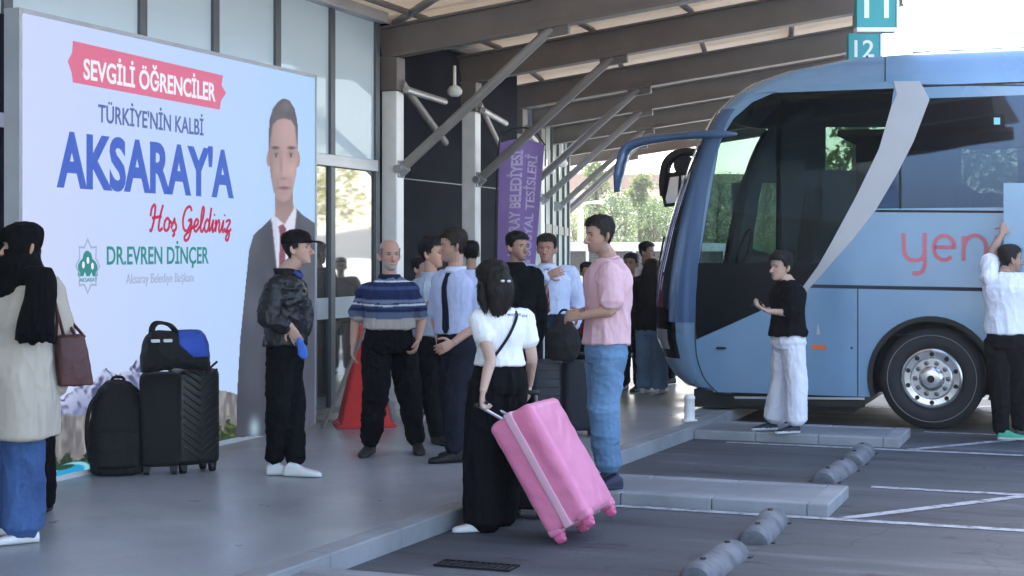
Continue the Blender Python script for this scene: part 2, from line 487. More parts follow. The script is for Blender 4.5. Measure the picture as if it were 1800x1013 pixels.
STEEL = M('taupe_painted_steel', (.160, .138, .124), .5, var=.12, scale=3)
STEEL2 = M('grey_tube_steel', (.26, .24, .225), .45, .1, var=.1)
CAST = M('bracket_steel', (.40, .40, .40), .4, .5, var=.2)
FX = -.35
bl = empty('terminal_building', (FX, 10, 0), 'glass fronted bus terminal with grey mullions and dark navy end cladding', 'building')
def fy(px): return on(0, FX, px, 250)[1]
mull = [-30., -24., -18., -12., -6., 0., 3.2, 6.0, fy(12), fy(250), fy(378), fy(487), fy(583), fy(662)]
ztop, ztr = 4.06, 2.49
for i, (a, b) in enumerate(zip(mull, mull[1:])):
    MB().box((FX - .03, a + .05, ztr + .06), (FX - .01, b - .05, ztop - .06)).build('upper_pane', SKYGL, bl)
    MB().box((FX - .03, a + .05, .06), (FX - .01, b - .05, ztr - .06)).build('lower_pane', DARKGL, bl)
for y in mull[1:]:
    MB().box((FX - .09, y - .05, .0), (FX + .02, y + .045, ztop - .062), 0, .004).build('mullion', DKALU if y < 14.6 else ALU, bl)
MB().box((FX - .08, mull[0], ztr - .058), (FX + .05, mull[-1] - .06, ztr + .058), 0, .006).build('transom', ALU, bl)
MB().box((FX - .1, mull[0], ztop - .06), (FX + .10, mull[-1] + .08, ztop + .10), 0, .01).build('eaves_rail', ALU, bl)
MB().box((FX - .08, mull[0], 0.), (FX + .03, mull[-1], .058)).build('plinth_rail', DKALU, bl)
MB().box((FX - .0085, mull[-3] + .07, .93), (FX - .005, mull[-2] - .06, 1.14)).build('frosted_band', M('frosted_film', (.42, .47, .48), .5), bl)
MB().box((FX - .0085, mull[-2] + .07, .93), (FX - .005, mull[-1] - .06, 1.14)).build('frosted_band', bpy.data.materials['frosted_film'], bl)
MB().box((-9, mull[0], .0), (-3, 15.1, ztop + .1)).box((-3.001, 15.02, .0), (FX - .1, 15.12, ztop)).build('inner_wall', NAVY, bl)
MB().box((-1.05, 15.14, 0), (-.9, 20.2, 4.12)).box((-9, 15.14, 0), (-1.06, 20.2, 4.6)).build('navy_wall', NAVY, bl)
for z in (2.45,): MB().box((-.90, 15.2, z), (-.897, 20.2, z + .012)).build('cladding_joint', DKALU, bl)
MB().box((FX + .025, fy(-60), .0), (FX + .06, fy(35), 3.22)).build('dark_panel', NAVY, bl)
MB().box((FX + .062, fy(-60), ztr - .05), (FX + .09, fy(22), ztr + .05), 0, .005).build('transom_end', ALU, bl)
MB().box((-9, mull[0], ztop + .1), (FX - .12, 20.2, ztop + .32)).build('roof', WHT, bl)

# ------------------------------------------------------------------ canopy
ROOFM = None
def roofmat():
    m, t, b = _nodes('cream_roof_sheet')
    wv = t.nodes.new('ShaderNodeTexWave'); wv.inputs['Scale'].default_value = 2.6; wv.inputs['Distortion'].default_value = .3
    wv.bands_direction = 'Y'
    co = _coord(t, 1.); t.links.new(co, wv.inputs[0])
    n = _noise(t, _coord(t, (.25, 1.8, 1)), 1.6, 5)
    t.links.new(_ramp(t, n, [(.3, (.56, .51, .45)), (.7, (.72, .67, .60))]), b.inputs['Base Color'])
    b.inputs['Roughness'].default_value = .55
    _bump(t, b, wv.outputs[0], .6, .03)
    tr = t.nodes.new('ShaderNodeBsdfTranslucent'); tr.inputs[0].default_value = (.80, .72, .62, 1)
    mx = t.nodes.new('ShaderNodeMixShader'); mx.inputs[0].default_value = .22
    t.links.new(b.outputs[0], mx.inputs[1]); t.links.new(tr.outputs[0], mx.inputs[2]); t.links.new(mx.outputs[0], t.nodes['Material Output'].inputs[0])
    return m
ROOFM = roofmat()
cn = empty('platform_canopy', (0, 17, 0), 'cream sheet canopy on taupe steel beams, pale columns and slanting tube braces', 'canopy')
frs = [(-.30, 14.86, 0.), (-.42, 17.35, .03), (-1.1, 20.8, .06), (-2.0, 24.1, .09), (-3.0, 27.8, .12), (-4.2, 31.6, .15), (-5.5, 35.4, .18)]
SLP = .126
def cp(fr, o, z):     # point of a frame: o metres out from its column, height above the sloping line
    x, y, a = fr; return np.array([x + o * math.cos(a), y + o * math.sin(a) * .0, z + SLP * o])
OUT = 5.25
rsh = []
for fr in [(-.30, -9., 0), (-.30, 5.0, 0)] + frs + [(-7., 39.5, .2)]:
    rsh.append((cp(fr, -.15, 4.10), cp(fr, OUT, 4.10)))
mb = MB()
for (a, b), (c, d) in zip(rsh, rsh[1:]):
    q = [a, b, d, c]; up = ZV * .06
    V = [*q, *(p + up for p in q)]
    mb.add(V, [[0, 1, 2, 3], [7, 6, 5, 4], [0, 4, 5, 1], [1, 5, 6, 2], [2, 6, 7, 3], [3, 7, 4, 0]])
mb.build('roof_sheet', ROOFM, cn)
def ibeam(p, q, h, wd):
    """I section from p to q: bottom flange line given, height h"""
    d = unit(q - p); s = np.cross(d, ZV); s = unit(s); u = np.cross(s, d); L = np.linalg.norm(q - p) / 2; c = (p + q) / 2
    m = MB()
    m.obox(c + u * .012, (d, s, u), (L, wd, .012)); m.obox(c + u * (h - .012), (d, s, u), (L, wd, .012)); m.obox(c + u * h / 2, (d, s, u), (L, .012, h / 2 - .0245))
    return m
for yb in (-8.8, -5, -1, 3, 7.5): ibeam(cp((-.3, yb, 0), .1, 3.66), cp((-.3, yb, 0), OUT - .1, 3.66), .34, .085).build('roof_beam', STEEL, cn)
for k, fr in enumerate(frs):
    ibeam(cp(fr, -.12, 3.66), cp(fr, OUT - .1, 3.66), .34, .085).build('roof_beam', STEEL, cn)
    x, y, a = fr
    if k < 4:
        cm = MB(); cm.box((x - .09, y - .09, 0), (x + .09, y + .09, 3.30), 0, .012); cm.build('column', WHT, cn)
        MB().box((x - .10, y - .10, 3.302), (x + .10, y + .10, 3.66), 0, .01).build('column_head', STEEL, cn)
    b0 = cp(fr, .10, 2.46); b1 = cp(fr, 1.80, 3.66)
    MB().tube([b0, b1], .052, 14).build('brace', STEEL2, cn)
    if k < 5:
        m = MB(); m.tube([b0 - (.03, .0, .03), b0 + (.05, 0, .04)], .075, 12); m.obox(b0 - np.array([.04, 0, 0]), np.eye(3), (.05, .075, .09), 0, .01)
        m.tube([b0 + (0, -.11, .0), b0 + (0, .11, 0)], .045, 10)
        m.build('brace_bracket', CAST, cn)
    m = MB(); m.obox(b1 + np.array([.02, 0, .0]), (unit((1, 0, SLP)), (0, 1, 0), (0, 0, 1)), (.17, .03, .09), 0, .01); m.build('gusset', STEEL, cn)
# purlins between the frames and short hangers
for fa, fb in zip(frs, frs[1:]):
    for o in (.35, 1.55, 2.75, 3.95, 5.1):
        A = cp(fa, o, 4.03); B = cp(fb, o, 4.03)
        MB().tube([A, B], .035, 8).build('purlin', STEEL, cn)
for o in (.35, 1.55, 2.75, 3.95):
    MB().tube([cp((-.3, 8, 0), o, 4.03), cp(frs[0], o, 4.03)], .035, 8).build('purlin', STEEL, cn)
# cross braces under the eaves and the tube at the corner
for k in range(3):
    fa, fb = frs[k], frs[k + 1]
    A = cp(fa, .12, 3.10); B = cp(fb, .05, 2.62)
    m = MB(); mid = (A + B) / 2
    m.tube([cp(fa, .1, 3.38), A + (B - A) * .55 + ZV * .0], .045, 10); m.build('eaves_brace', STEEL2, cn)
    MB().tube([cp(fa, .15, 3.30), (cp(fa, .15, 3.36) + cp(fb, .1, 3.22)) / 2], .038, 10).build('eaves_brace', CAST, cn)
MB().tube([(FX + .08, 14.85, 4.03), (1.3, 13.4, 4.25)], .045, 10).build('eaves_brace', STEEL2, cn)
# small round lamps hung in the canopy
LAMPW = M('lamp_enamel', (.75, .75, .72), .35)
lp = None
for i, (px, py, d, lb) in enumerate(((799, 162, 17.6, 'round white lamp under the eaves in front of the navy wall'), (965, 300, 22.5, 'upper of the two round lamps beside the purple banner'), (988, 288, 23.2, 'round lamp under the canopy right of the purple banner'))):
    c = W(px, py, d)
    if lp is None:
        lp = empty('canopy_lamp', (0, 0, 0))
        V, F = lathe((0, 0, 0), (0, 0, 1), [(.001, -.055), (.05, -.05), (.085, -.02), (.09, .02), (.06, .06), (.02, .08), (.018, .30)], 20)
        obj('lamp_housing', V, F, LAMPW, lp, True, sharp=45); o = lp
    else: o = copy_tree(lp)
    o.location = c; tag(o, lb, 'lamp', 'round lamps under the canopy')
# bay number signs
TEAL = M('teal_sign_enamel', (.012, .30, .31), .4, var=.04); SIGNW = M('sign_white', (.80, .82, .82), .5, var=.03)
def bay_sign(txt, c, wd, hh, lb):
    e = empty('bay_sign', c - ZV * hh / 2, lb, 'bay sign', 'numbered bay signs along the canopy edge')
    U, N = RV, -FV
    MB().obox(c, (U, FV, ZV), (wd / 2, .06, hh / 2), 0, .008).build('sign_panel', TEAL, e)
    MB().obox(c - ZV * (hh / 2 + .022), (U, FV, ZV), (wd / 2, .07, .02)).obox(c + U * (wd / 2 + .013), (U, FV, ZV), (.012, .07, hh / 2)).build('sign_frame', SIGNW, e)
    L = wd * .62
    for sgn in (-1, 1):
        u = U * -sgn * -1 if sgn == 1 else -U
        u = U if sgn == 1 else -U; face = c - FV * sgn * .061
        V, F = lettering(txt, face - u * L / 2 - ZV * hh * .26, u, ZV, L, hh * .52, bold=.012)
        obj('digits', V, F, SIGNW, e)
    m = MB()
    for s in (-1, 1): m.tube([c + U * s * wd * .3 + ZV * hh / 2, c + U * s * wd * .3 + ZV * (hh / 2 + .55)], .012, 8)
    m.build('hanger', STEEL, e)
s1 = W(1538, 15, 14.0); bay_sign('11', s1, .36, .36, 'teal bay sign with white number 11')
s2 = W(1517, 87, 17.7); bay_sign('12', s2, .365, .36, 'teal bay sign with white number 12 above the bus roof')

# ------------------------------------------------------------------ video wall
sc_y0, sc_y1, sc_z0, sc_z1 = 8.44, 12.56, .04, 3.19
vw = empty('video_wall', (0, (sc_y0 + sc_y1) / 2, 0), 'large lit video wall greeting students in blue Turkish lettering', 'video wall')
def scm():
    m, t, b = _nodes('screen_light')
    b.inputs['Base Color'].default_value = (.02, .02, .02, 1); b.inputs['Roughness'].default_value = .5; b.inputs['Specular IOR Level'].default_value = .08
    tc = t.nodes.new('ShaderNodeTexCoord'); sx = t.nodes.new('ShaderNodeSeparateXYZ'); t.links.new(tc.outputs['Object'], sx.inputs[0])
    mr = t.nodes.new('ShaderNodeMapRange'); mr.inputs['From Min'].default_value = -2.06; mr.inputs['From Max'].default_value = 2.06
    t.links.new(sx.outputs['Y'], mr.inputs[0])
    t.links.new(_ramp(t, mr.outputs[0], [(0, (.60, .68, .96)), (.5, (.50, .66, .98)), (1, (.42, .64, .98))]), b.inputs['Emission Color'])
    b.inputs['Emission Strength'].default_value = 1.0 / 2 ** EXPO
    return m
MB().box((-.10, sc_y0, sc_z0), (-.002, sc_y1, sc_z1)).build('screen_panel', scm(), vw)
FRM = M('video_wall_frame', (.35, .36, .40), .4, .3); FRW = M('white_kick_strip', (.7, .71, .73), .5)
MB().box((-.12, sc_y0 - .035, .0), (.004, sc_y0 - .002, sc_z1 + .03)).box((-.12, sc_y1 + .002, .0), (.004, sc_y1 + .03, sc_z1 + .03)).box((-.12, sc_y0, sc_z1 + .002), (.004, sc_y1, sc_z1 + .03)).build('screen_frame', FRM, vw)
MB().box((-.12, sc_y0, .0), (.006, sc_y1, .038)).build('kick_strip', FRW, vw)
MB().box((-.34, sc_y0 + .3, .0), (-.13, sc_y0 + .36, 3.0)).box((-.34, sc_y1 - .36, .0), (-.13, sc_y1 - .3, 3.0)).build('support_post', DKALU, vw)
YV = np.array([0, 1.0, 0])
def sp(px, py, x=.0): p = on(0, 0.0, px, py); p[0] = x; return p
def stext(s, x0, x1, ytop, ybase, mat, bold=.0, shear=0., name='lettering', space=1., x=.003):
    a = sp(x0, ybase); b = sp(x0, ytop); c = sp(x1, ybase)
    V, F = lettering(s, (x, a[1], a[2]), YV, ZV, c[1] - a[1], b[2] - a[2], bold, shear, space)
    return obj(name, V, F, mat, vw)
def spoly(pts, mat, name, x=.0, th=.002):
    P = [sp(a, b, x) for a, b in pts]
    V, F = plate([[p + (th, 0, 0) for p in P]], (-th, 0, 0)); return obj(name, V, F, mat, vw)
C_RIB = LED('led_pink', (.72, .17, .30)); C_WH = LED('led_white', (.86, .88, .98)); C_BL = LED('led_blue', (.055, .13, .58)); C_BL2 = LED('led_steel_blue', (.10, .15, .40))
C_RED = LED('led_crimson', (.50, .03, .09)); C_GRN = LED('led_green', (.03, .26, .25)); C_GRY = LED('led_grey', (.36, .42, .62)); C_SKIN = LED('led_skin', (.44, .31, .32))
C_SUIT = LED('led_suit', (.085, .095, .13)); C_SUIT2 = LED('led_suit_shade', (.055, .062, .09)); C_HAIR = LED('led_hair', (.13, .13, .16)); C_TIE = LED('led_tie', (.22, .07, .11)); C_FEAT = LED('led_features', (.26, .18, .20))
C_MT = LED('led_mountain', (.10, .11, .27)); C_MT2 = LED('led_snow', (.36, .42, .66)); C_MT3 = LED('led_far_mountain', (.22, .26, .50)); C_TR = LED('led_trees', (.025, .055, .035)); C_RK = LED('led_rock', (.20, .20, .23)); C_PL = LED('led_pool', (.02, .34, .62)); C_PLW = LED('led_pool_white', (.30, .62, .72)); C_GR2 = LED('led_leaf', (.05, .13, .03))
spoly([(128, 72), (392, 133), (389, 150), (397, 164), (388, 178), (386, 193), (128, 145), (126, 128), (119, 108), (127, 92)], C_RIB, 'ribbon')
stext('SEVGİLİ ÖĞRENCİLER', 146, 378, 104, 138, C_WH, .022, name='lettering', x=.004)
stext('TÜRKİYE\'NİN KALBİ', 172, 357, 184, 214, C_BL2, .014)
stext('AKSARAY\'A', 99, 410, 234, 325, C_BL, .034)
# "Hoş Geldiniz" in a running hand
def script_letters():
    S = {}
    S['H'] = (.86, [[(.02, .55), (.06, .85), (.2, 1.0), (.28, .9), (.24, .4), (.12, 0), (0, .02)], [(.75, 1.02), (.62, .6), (.55, .15), (.62, 0), (.8, .1)], [(.12, .48), (.4, .52), (.7, .56)]])
    S['o'] = (.46, [[(.36, .38), (.22, .5), (.06, .36), (.04, .12), (.16, 0), (.32, .1), (.36, .36), (.44, .34), (.5, .28)]])
    S['ş'] = (.42, [[(.0, .1), (.22, .5), (.2, .4), (.34, .18), (.26, .02), (.08, .02)], [(.2, -.04), (.24, -.14), (.12, -.22)]])
    S[' '] = (.25, [])
    S['G'] = (.78, [[(.62, .82), (.5, 1.0), (.25, .9), (.08, .5), (.16, .1), (.38, .02), (.56, .25), (.6, .46)], [(.42, .42), (.64, .46), (.62, .0), (.5, -.3), (.3, -.38), (.25, -.2), (.6, .05), (.78, .2)]])
    S['e'] = (.40, [[(.02, .16), (.22, .24), (.32, .4), (.2, .5), (.07, .34), (.06, .1), (.2, 0), (.42, .18)]])
    S['l'] = (.32, [[(.02, .16), (.2, .5), (.27, .9), (.18, 1.0), (.11, .7), (.1, .1), (.2, 0), (.34, .16)]])
    S['d'] = (.48, [[(.34, .4), (.2, .5), (.05, .32), (.06, .08), (.18, 0), (.32, .2), (.44, 1.0)], [(.44, 1.0), (.36, .3), (.38, .04), (.5, .16)]])
    S['i'] = (.26, [[(.02, .16), (.14, .48), (.1, .12), (.16, 0), (.28, .16)], [(.19, .68), (.21, .74)]])
    S['n'] = (.46, [[(.02, .3), (.08, .48), (.06, 0)], [(.06, .0), (.12, .3), (.26, .49), (.32, .36), (.3, .08), (.38, 0), (.48, .16)]])
    S['z'] = (.44, [[(.06, .42), (.2, .5), (.36, .46), (.2, .2), (.06, .0), (.24, .06), (.34, -.1), (.24, -.34), (.1, -.3), (.2, -.08), (.46, .14)]])
    out = []; x = 0
    for ch in 'Hoş Geldiniz':
        wd, st = S[ch]
        for k in st: out.append([(x + a, b) for a, b in k])
        x += wd * (1.0 if ch != ' ' else 1)
    return out, x
st, tot = script_letters()
a = sp(262, 405); b = sp(262, 360); c = sp(405, 405); sw_ = (c[1] - a[1]) / tot; sh_ = b[2] - a[2]
mb = MB()
for k in st:
    P = np.array([(q[0] * sw_ + q[1] * .10 * sh_, q[1] * sh_) for q in k])
    if len(P) > 2: P, _ = smoothpath(P, np.ones(len(P)), 6)
    V, F = ribbon(P, .024, YV, ZV, (.0025, a[1], a[2])); mb.add(V, F)
mb.build('lettering', C_RED, vw)
stext('DR.EVREN DİNÇER', 187, 366, 434, 465, C_GRN, .016)
stext('Aksaray Belediye Başkanı', 221, 340, 482, 499, C_GRY, .002)
# emblem: outlined eight point star around a green building
def cpt(cx, cy, rx, ry, a): return (cx + rx * math.cos(a), cy - ry * math.sin(a))
star = []
for k in range(16):
    r = 1 if k % 2 == 0 else .74
    star.append(cpt(154, 468, 22 * r, 50 * r, PI / 2 + k * PI / 8))
so = [sp(*p, .0022) for p in star]; si = [sp(154 + (p[0] - 154) * .90, 468 + (p[1] - 468) * .90, .0022) for p in star]
V, F = plate([so, si], (-.002, 0, 0)); obj('emblem_star', V, F, C_GRY, vw)
def disc(cx, cy, rx, ry, mat, name, x=.0, n=24, a0=0., a1=2 * PI):
    return spoly([cpt(cx, cy, rx, ry, a0 + (a1 - a0) * k / n) for k in range(n)], mat, name, x)
spoly([(137, 486), (137, 466), (141, 459), (145, 455), (147, 446), (151, 441), (155, 441), (160, 446), (162, 455), (167, 460), (171, 467), (171, 486), (163, 486), (161, 478), (157, 486), (152, 486), (149, 477), (146, 486)], C_GRN, 'emblem_building')
for q in ((146, 466), (154, 458), (162, 468)): disc(q[0], q[1], 2.2, 6, C_WH, 'emblem_window', .002)
MBe = stext('AKSARAY', 139, 170, 489, 496, C_GRN, .004)
# the two pictures on the screen that are photographs: fine sheets with a colour at every point
def ledcol():
    m, t, b = _nodes('led_picture')
    b.inputs['Base Color'].default_value = (.02, .02, .02, 1); b.inputs['Roughness'].default_value = .5; b.inputs['Specular IOR Level'].default_value = .08
    a = t.nodes.new('ShaderNodeVertexColor'); a.layer_name = 'Col'; t.links.new(a.outputs[0], b.inputs['Emission Color'])
    b.inputs['Emission Strength'].default_value = 1 / 2 ** EXPO
    return m
LEDC = ledcol()
def inpoly(x, y, P):
    r = np.zeros(x.shape, bool); n = len(P)
    for i in range(n):
        (xa, ya), (xb, yb) = P[i], P[(i + 1) % n]
        if ya == yb: continue
        c = ((ya > y) != (yb > y)) & (x < (xb - xa) * (y - ya) / (yb - ya) + xa); r ^= c
    return r
def soften(m, k):
    m = m.astype(float)
    for _ in range(k):
        p = np.pad(m, 1, mode='edge'); m = (p[:-2, 1:-1] + p[2:, 1:-1] + p[1:-1, :-2] + p[1:-1, 2:] + 2 * p[1:-1, 1:-1]) / 6
    return m
def picture(name, x0, x1, y0, y1, step, fn, xoff):
    gx = np.arange(x0, x1 + .01, step); gy = np.arange(y0, y1 + .01, step)
    X, Y = np.meshgrid(gx, gy); C, A = fn(X, Y)
    s = (X - 900) / FPX; t = (HZ - Y) / FPX
    d = (0 - CAM[0]) / (FV[0] + s * RV[0])
    V = np.stack([np.full(X.shape, xoff), CAM[1] + d * (FV[1] + s * RV[1]), CAM[2] + d * t], -1)
    nr, nc = X.shape; I = np.arange(nr * nc).reshape(nr, nc)
    q = np.stack([I[1:, :-1], I[1:, 1:], I[:-1, 1:], I[:-1, :-1]], -1)
    k = (A[1:, :-1] & A[1:, 1:] & A[:-1, 1:] & A[:-1, :-1])
    q = q[k]; used, inv = np.unique(q, return_inverse=True)
    return obj(name, V.reshape(-1, 3)[used], inv.reshape(-1, 4), LEDC, vw, True, colors=np.clip(C.reshape(-1, 3)[used], 0, 1))
def nz(X, Y, sx, sy, seed): return vnoise(np.stack([X.ravel() / sx, Y.ravel() / sy, np.full(X.size, seed * 3.7)], 1), seed).reshape(X.shape)
def portrait(X, Y):
    suit = [(413, 770), (415, 690), (420, 600), (428, 520), (436, 440), (444, 412), (462, 396), (482, 376), (516, 362), (532, 378), (553, 392), (553, 760)]
    shirt = [(475, 386), (483, 366), (515, 358), (521, 372), (515, 420), (503, 500), (495, 562), (486, 480)]
    tie = [(488, 398), (497, 394), (502, 403), (499, 418), (503, 500), (495, 560), (487, 500), (491, 418)]
    head = [(471, 275), (470, 240), (472, 210), (478, 190), (487, 178), (497, 172), (508, 176), (517, 190), (522, 212), (523.5, 240), (523, 272), (520, 308), (514, 336), (507, 350), (498, 356), (488, 352), (479, 338), (474, 310)]
    neck = [(482, 380), (481, 335), (514, 330), (515, 368), (499, 395)]
    A = inpoly(X, Y, suit) | inpoly(X, Y, head) | inpoly(X, Y, neck)
    for cx in (470.5, 523): A |= ((X - cx) / 3.6) ** 2 + ((Y - 280) / 15) ** 2 < 1
    C = np.zeros(X.shape + (3,))
    def put(m, col): 
        m = np.clip(m, 0, 1)[..., None]; C[:] = C * (1 - m) + np.array(col) * m
    def G(cx, cy, sx, sy): return np.exp(-((X - cx) / sx) ** 2 - ((Y - cy) / sy) ** 2)
    f = nz(X, Y, 26, 60, 3)
    C[:] = np.array((.080, .090, .125)) * (.72 + .5 * f + .25 * np.clip((X - 470) / 80, -1, 1) * 0.6)[..., None]
    put(.6 * G(463, 600, 5, 160), (.045, .05, .075)); put(.5 * G(508, 600, 3, 170), (.035, .04, .06)); put(.35 * G(440, 520, 9, 120), (.12, .13, .17))
    put(soften(inpoly(X, Y, shirt), 1), (.66, .70, .86)); put(soften(inpoly(X, Y, shirt), 1) * .4 * G(482, 430, 5, 90), (.38, .42, .62))
    tm = soften(inpoly(X, Y, tie), 1); put(tm, (.20, .06, .10)); put(tm * .5 * (np.sin((X + Y) * .55) > .6), (.30, .14, .18))
    lap = [(477, 388), (470, 396), (468, 450), (495, 566), (486, 480)]; put(.8 * soften(inpoly(X, Y, lap), 1), (.050, .056, .082))
    lap2 = [(520, 370), (530, 384), (524, 440), (496, 566), (504, 500), (515, 420)]; put(.7 * soften(inpoly(X, Y, lap2), 1), (.060, .068, .098))
    put(.9 * G(446, 753, 8, 16), (.34, .50, .62))
    skin = np.array((.47, .325, .325))
    nm = soften(inpoly(X, Y, neck), 1); put(nm, skin * .72); put(nm * .6 * G(497, 352, 18, 14), skin * .42)
    for cx in (470.5, 523): put((((X - cx) / 3.6) ** 2 + ((Y - 280) / 15) ** 2 < 1).astype(float), skin * .78)
    hm = soften(inpoly(X, Y, head), 1)
    sh = .84 + .22 * np.clip((X - 480) / 34, 0, 1) - .16 * np.clip((X - 514) / 9, 0, 1) + .10 * G(498, 228, 14, 20) + .10 * G(510, 300, 7, 14) + .06 * G(487, 300, 6, 14) - .20 * G(474, 300, 5, 60) + .04 * (nz(X, Y, 7, 12, 5) - .5)
    hmC = skin[None, None] * sh[..., None]; C[:] = C * (1 - hm[..., None]) + hmC * hm[..., None]
    put(hm * .30 * (np.clip((Y - 305) / 30, 0, 1)) * (1 - .8 * G(498, 331, 9, 10)), (.25, .20, .22))
    for cx in (484, 510):
        put(.7 * G(cx, 270, 7.5, 9), skin * .52); put(.95 * np.clip(1.7 * G(cx, 274, 4.4, 3.2) - .4, 0, 1), (.40, .36, .38)); put(np.clip(2. * G(cx, 274, 2.1, 3.4) - .5, 0, 1), (.06, .045, .05)); put(.8 * np.clip(1.8 * G(cx, 270.4, 5.2, 1.5) - .5, 0, 1), (.07, .05, .05))
        put(.9 * np.clip(1.7 * G(cx + (1 if cx > 495 else -1), 260 - .03 * (X - cx) ** 2 * 0, 8, 3.4) - .35, 0, 1), (.075, .06, .065)); put(.35 * G(cx, 284, 5, 3), skin * .7)
    put(.65 * G(492.5, 292, 2.6, 18), skin * .58); put(.5 * G(499, 290, 2.0, 20), skin * 1.22); put(.8 * G(498, 314, 6, 2.6), skin * .5); put(.4 * G(499, 306, 4, 4), skin * 1.15)
    put(.65 * G(486.5, 320, 2, 9), skin * .58); put(.6 * G(509, 320, 2, 9), skin * .6)
    put(.85 * np.clip(1.6 * G(498, 331, 10, 5) - .35, 0, 1), (.30, .13, .15)); put(.95 * G(498, 330.5 + .012 * 0, 10.5, 1.5), (.13, .06, .07)); put(.4 * G(498, 340, 7, 2.4), skin * .62); put(.35 * G(498, 347, 5, 4), skin * 1.12)
    hair = [(469, 268), (468, 238), (470, 212), (475, 190), (485, 177), (497, 171), (510, 175), (518, 190), (523.5, 212), (525, 238), (523, 266), (520, 246), (517.5, 224), (511, 212), (498, 208), (486, 211), (478, 220), (474.5, 242), (472, 264)]
    hr = soften(inpoly(X, Y, hair), 2); put(hr, (.085, .08, .10)); put(hr * .5 * nz(X, Y, 2.2, 9, 8), (.20, .19, .22)); put(hr * .35 * G(503, 188, 9, 10), (.25, .24, .27))
    return C, A
picture('portrait', 411, 553, 170, 771, 1.25, portrait, .0075)
def landscape(X, Y):
    rp = np.array([(86, 690), (110, 700), (140, 676), (165, 668), (185, 646), (203, 660), (222, 652), (243, 626), (258, 655), (275, 676), (300, 700), (335, 708), (362, 690), (385, 682), (410, 690), (440, 698)])
    R = np.interp(X, rp[:, 0], rp[:, 1]) + 9 * (nz(X, X * 0, 9, 1, 2) - .5) + 5 * (nz(X, X * 0, 3.4, 1, 4) - .5)
    base = 857 - .213 * (X - 72)
    A = (Y > R) & (Y < base - 1.5)
    C = np.zeros(X.shape + (3,))
    def put(m, col): 
        m = np.clip(m, 0, 1)[..., None]; C[:] = C * (1 - m) + np.array(col) * m
    h = (Y - R); rid = 1 - np.abs(2 * nz(X + .5 * Y, Y - .4 * X, 15, 26, 6) - 1); rid2 = 1 - np.abs(2 * nz(X - .6 * Y, Y + .3 * X, 8, 15, 7) - 1)
    C[:] = np.array((.085, .10, .25)) * (.55 + .9 * rid * rid2)[..., None]
    put(np.clip((rid * .6 + rid2 * .6 - .62) * 3.2, 0, 1) * np.clip(1.15 - h / 70, 0, 1) * (X < 300), (.50, .55, .78))
    put(np.clip(h / 130, 0, .5), (.26, .31, .52))
    cl = np.clip((Y - (base - 132 + 22 * nz(X, Y * 0, 13, 1, 9))) / 5, 0, 1); cl = cl * ((X < 178) | (X > 318))
    put(cl, (.17, .165, .18)); put(cl * np.clip(nz(X, Y, 5, 24, 10) * 1.7 - .6, 0, 1), (.34, .33, .34)); put(cl * .6 * np.clip(nz(X, Y, 3.5, 15, 11) * 2 - 1.1, 0, 1), (.05, .055, .06))
    tr = np.clip((Y - (base - 64 + 30 * nz(X, Y * 0, 8, 1, 12) + 10 * nz(X, Y, 3, 3, 13))) / 4, 0, 1)
    put(tr, (.018, .035, .022)); put(tr * np.clip(nz(X, Y, 3.2, 3.2, 14) * 2 - .9, 0, 1), (.06, .11, .04)); put(tr * (X > 360) * np.clip(nz(X, Y, 6, 5, 15) * 2 - 1., 0, 1), (.22, .22, .05))
    bx = (X - 122) / 34; by = (Y - (base - 17 - .02 * (X - 122))) / 15; e = bx ** 2 + by ** 2
    put(np.clip((1.15 - e) * 6, 0, 1), (.25, .62, .75)); put(np.clip((.7 - e) * 5, 0, 1), (.02, .33, .62)); put(np.clip((.6 - ((X - 112) / 26) ** 2 - ((Y - base + 27) / 6) ** 2) * 5, 0, 1), (.015, .07, .03))
    return C, A
picture('landscape', 80, 438, 622, 858, 1.3, landscape, .002)
# ------------------------------------------------------------------ the coach
BY0, BY1 = 15.10, 17.65
BYM = (BY0 + BY1) / 2
def paint(name, col, rough=.25):
    m, t, b = _nodes(name)
    co = _coord(t, 1.)
    n = _noise(t, co, 1.3, 5)
    t.links.new(_ramp(t, n, [(.3, tuple(c * .93 for c in col)), (.7, tuple(min(1, c * 1.07) for c in col))]), b.inputs['Base Color'])
    b.inputs['Metallic'].default_value = .25
    mr = t.nodes.new('ShaderNodeMapRange'); mr.inputs['To Min'].default_value = rough * .8; mr.inputs['To Max'].default_value = rough * 1.25
    t.links.new(_noise(t, co, .8, 2), mr.inputs[0]); t.links.new(mr.outputs[0], b.inputs['Roughness'])
    b.inputs['Coat Weight'].default_value = .5; b.inputs['Coat Roughness'].default_value = .05
    _bump(t, b, _noise(t, co, .7, 1), .03, .02)
    return m
BLUE = paint('bus_blue_paint', (.185, .312, .462)); BLUED = paint('bus_deep_blue_paint', (.075, .14, .27))
SILV = M('bus_silver_paint', (.45, .46, .50), .35, .5, var=.05)
BLACK = M('bus_black_gloss', (.006, .007, .009), .2, var=.2, spec=.15)
BLKM = M('bus_black_plastic', (.008, .008, .009), .6, var=.2)
SEAM = M('bus_seam', (.012, .018, .035), .6)
DARKIN = M('bus_interior_dark', (.018, .020, .026), .8)
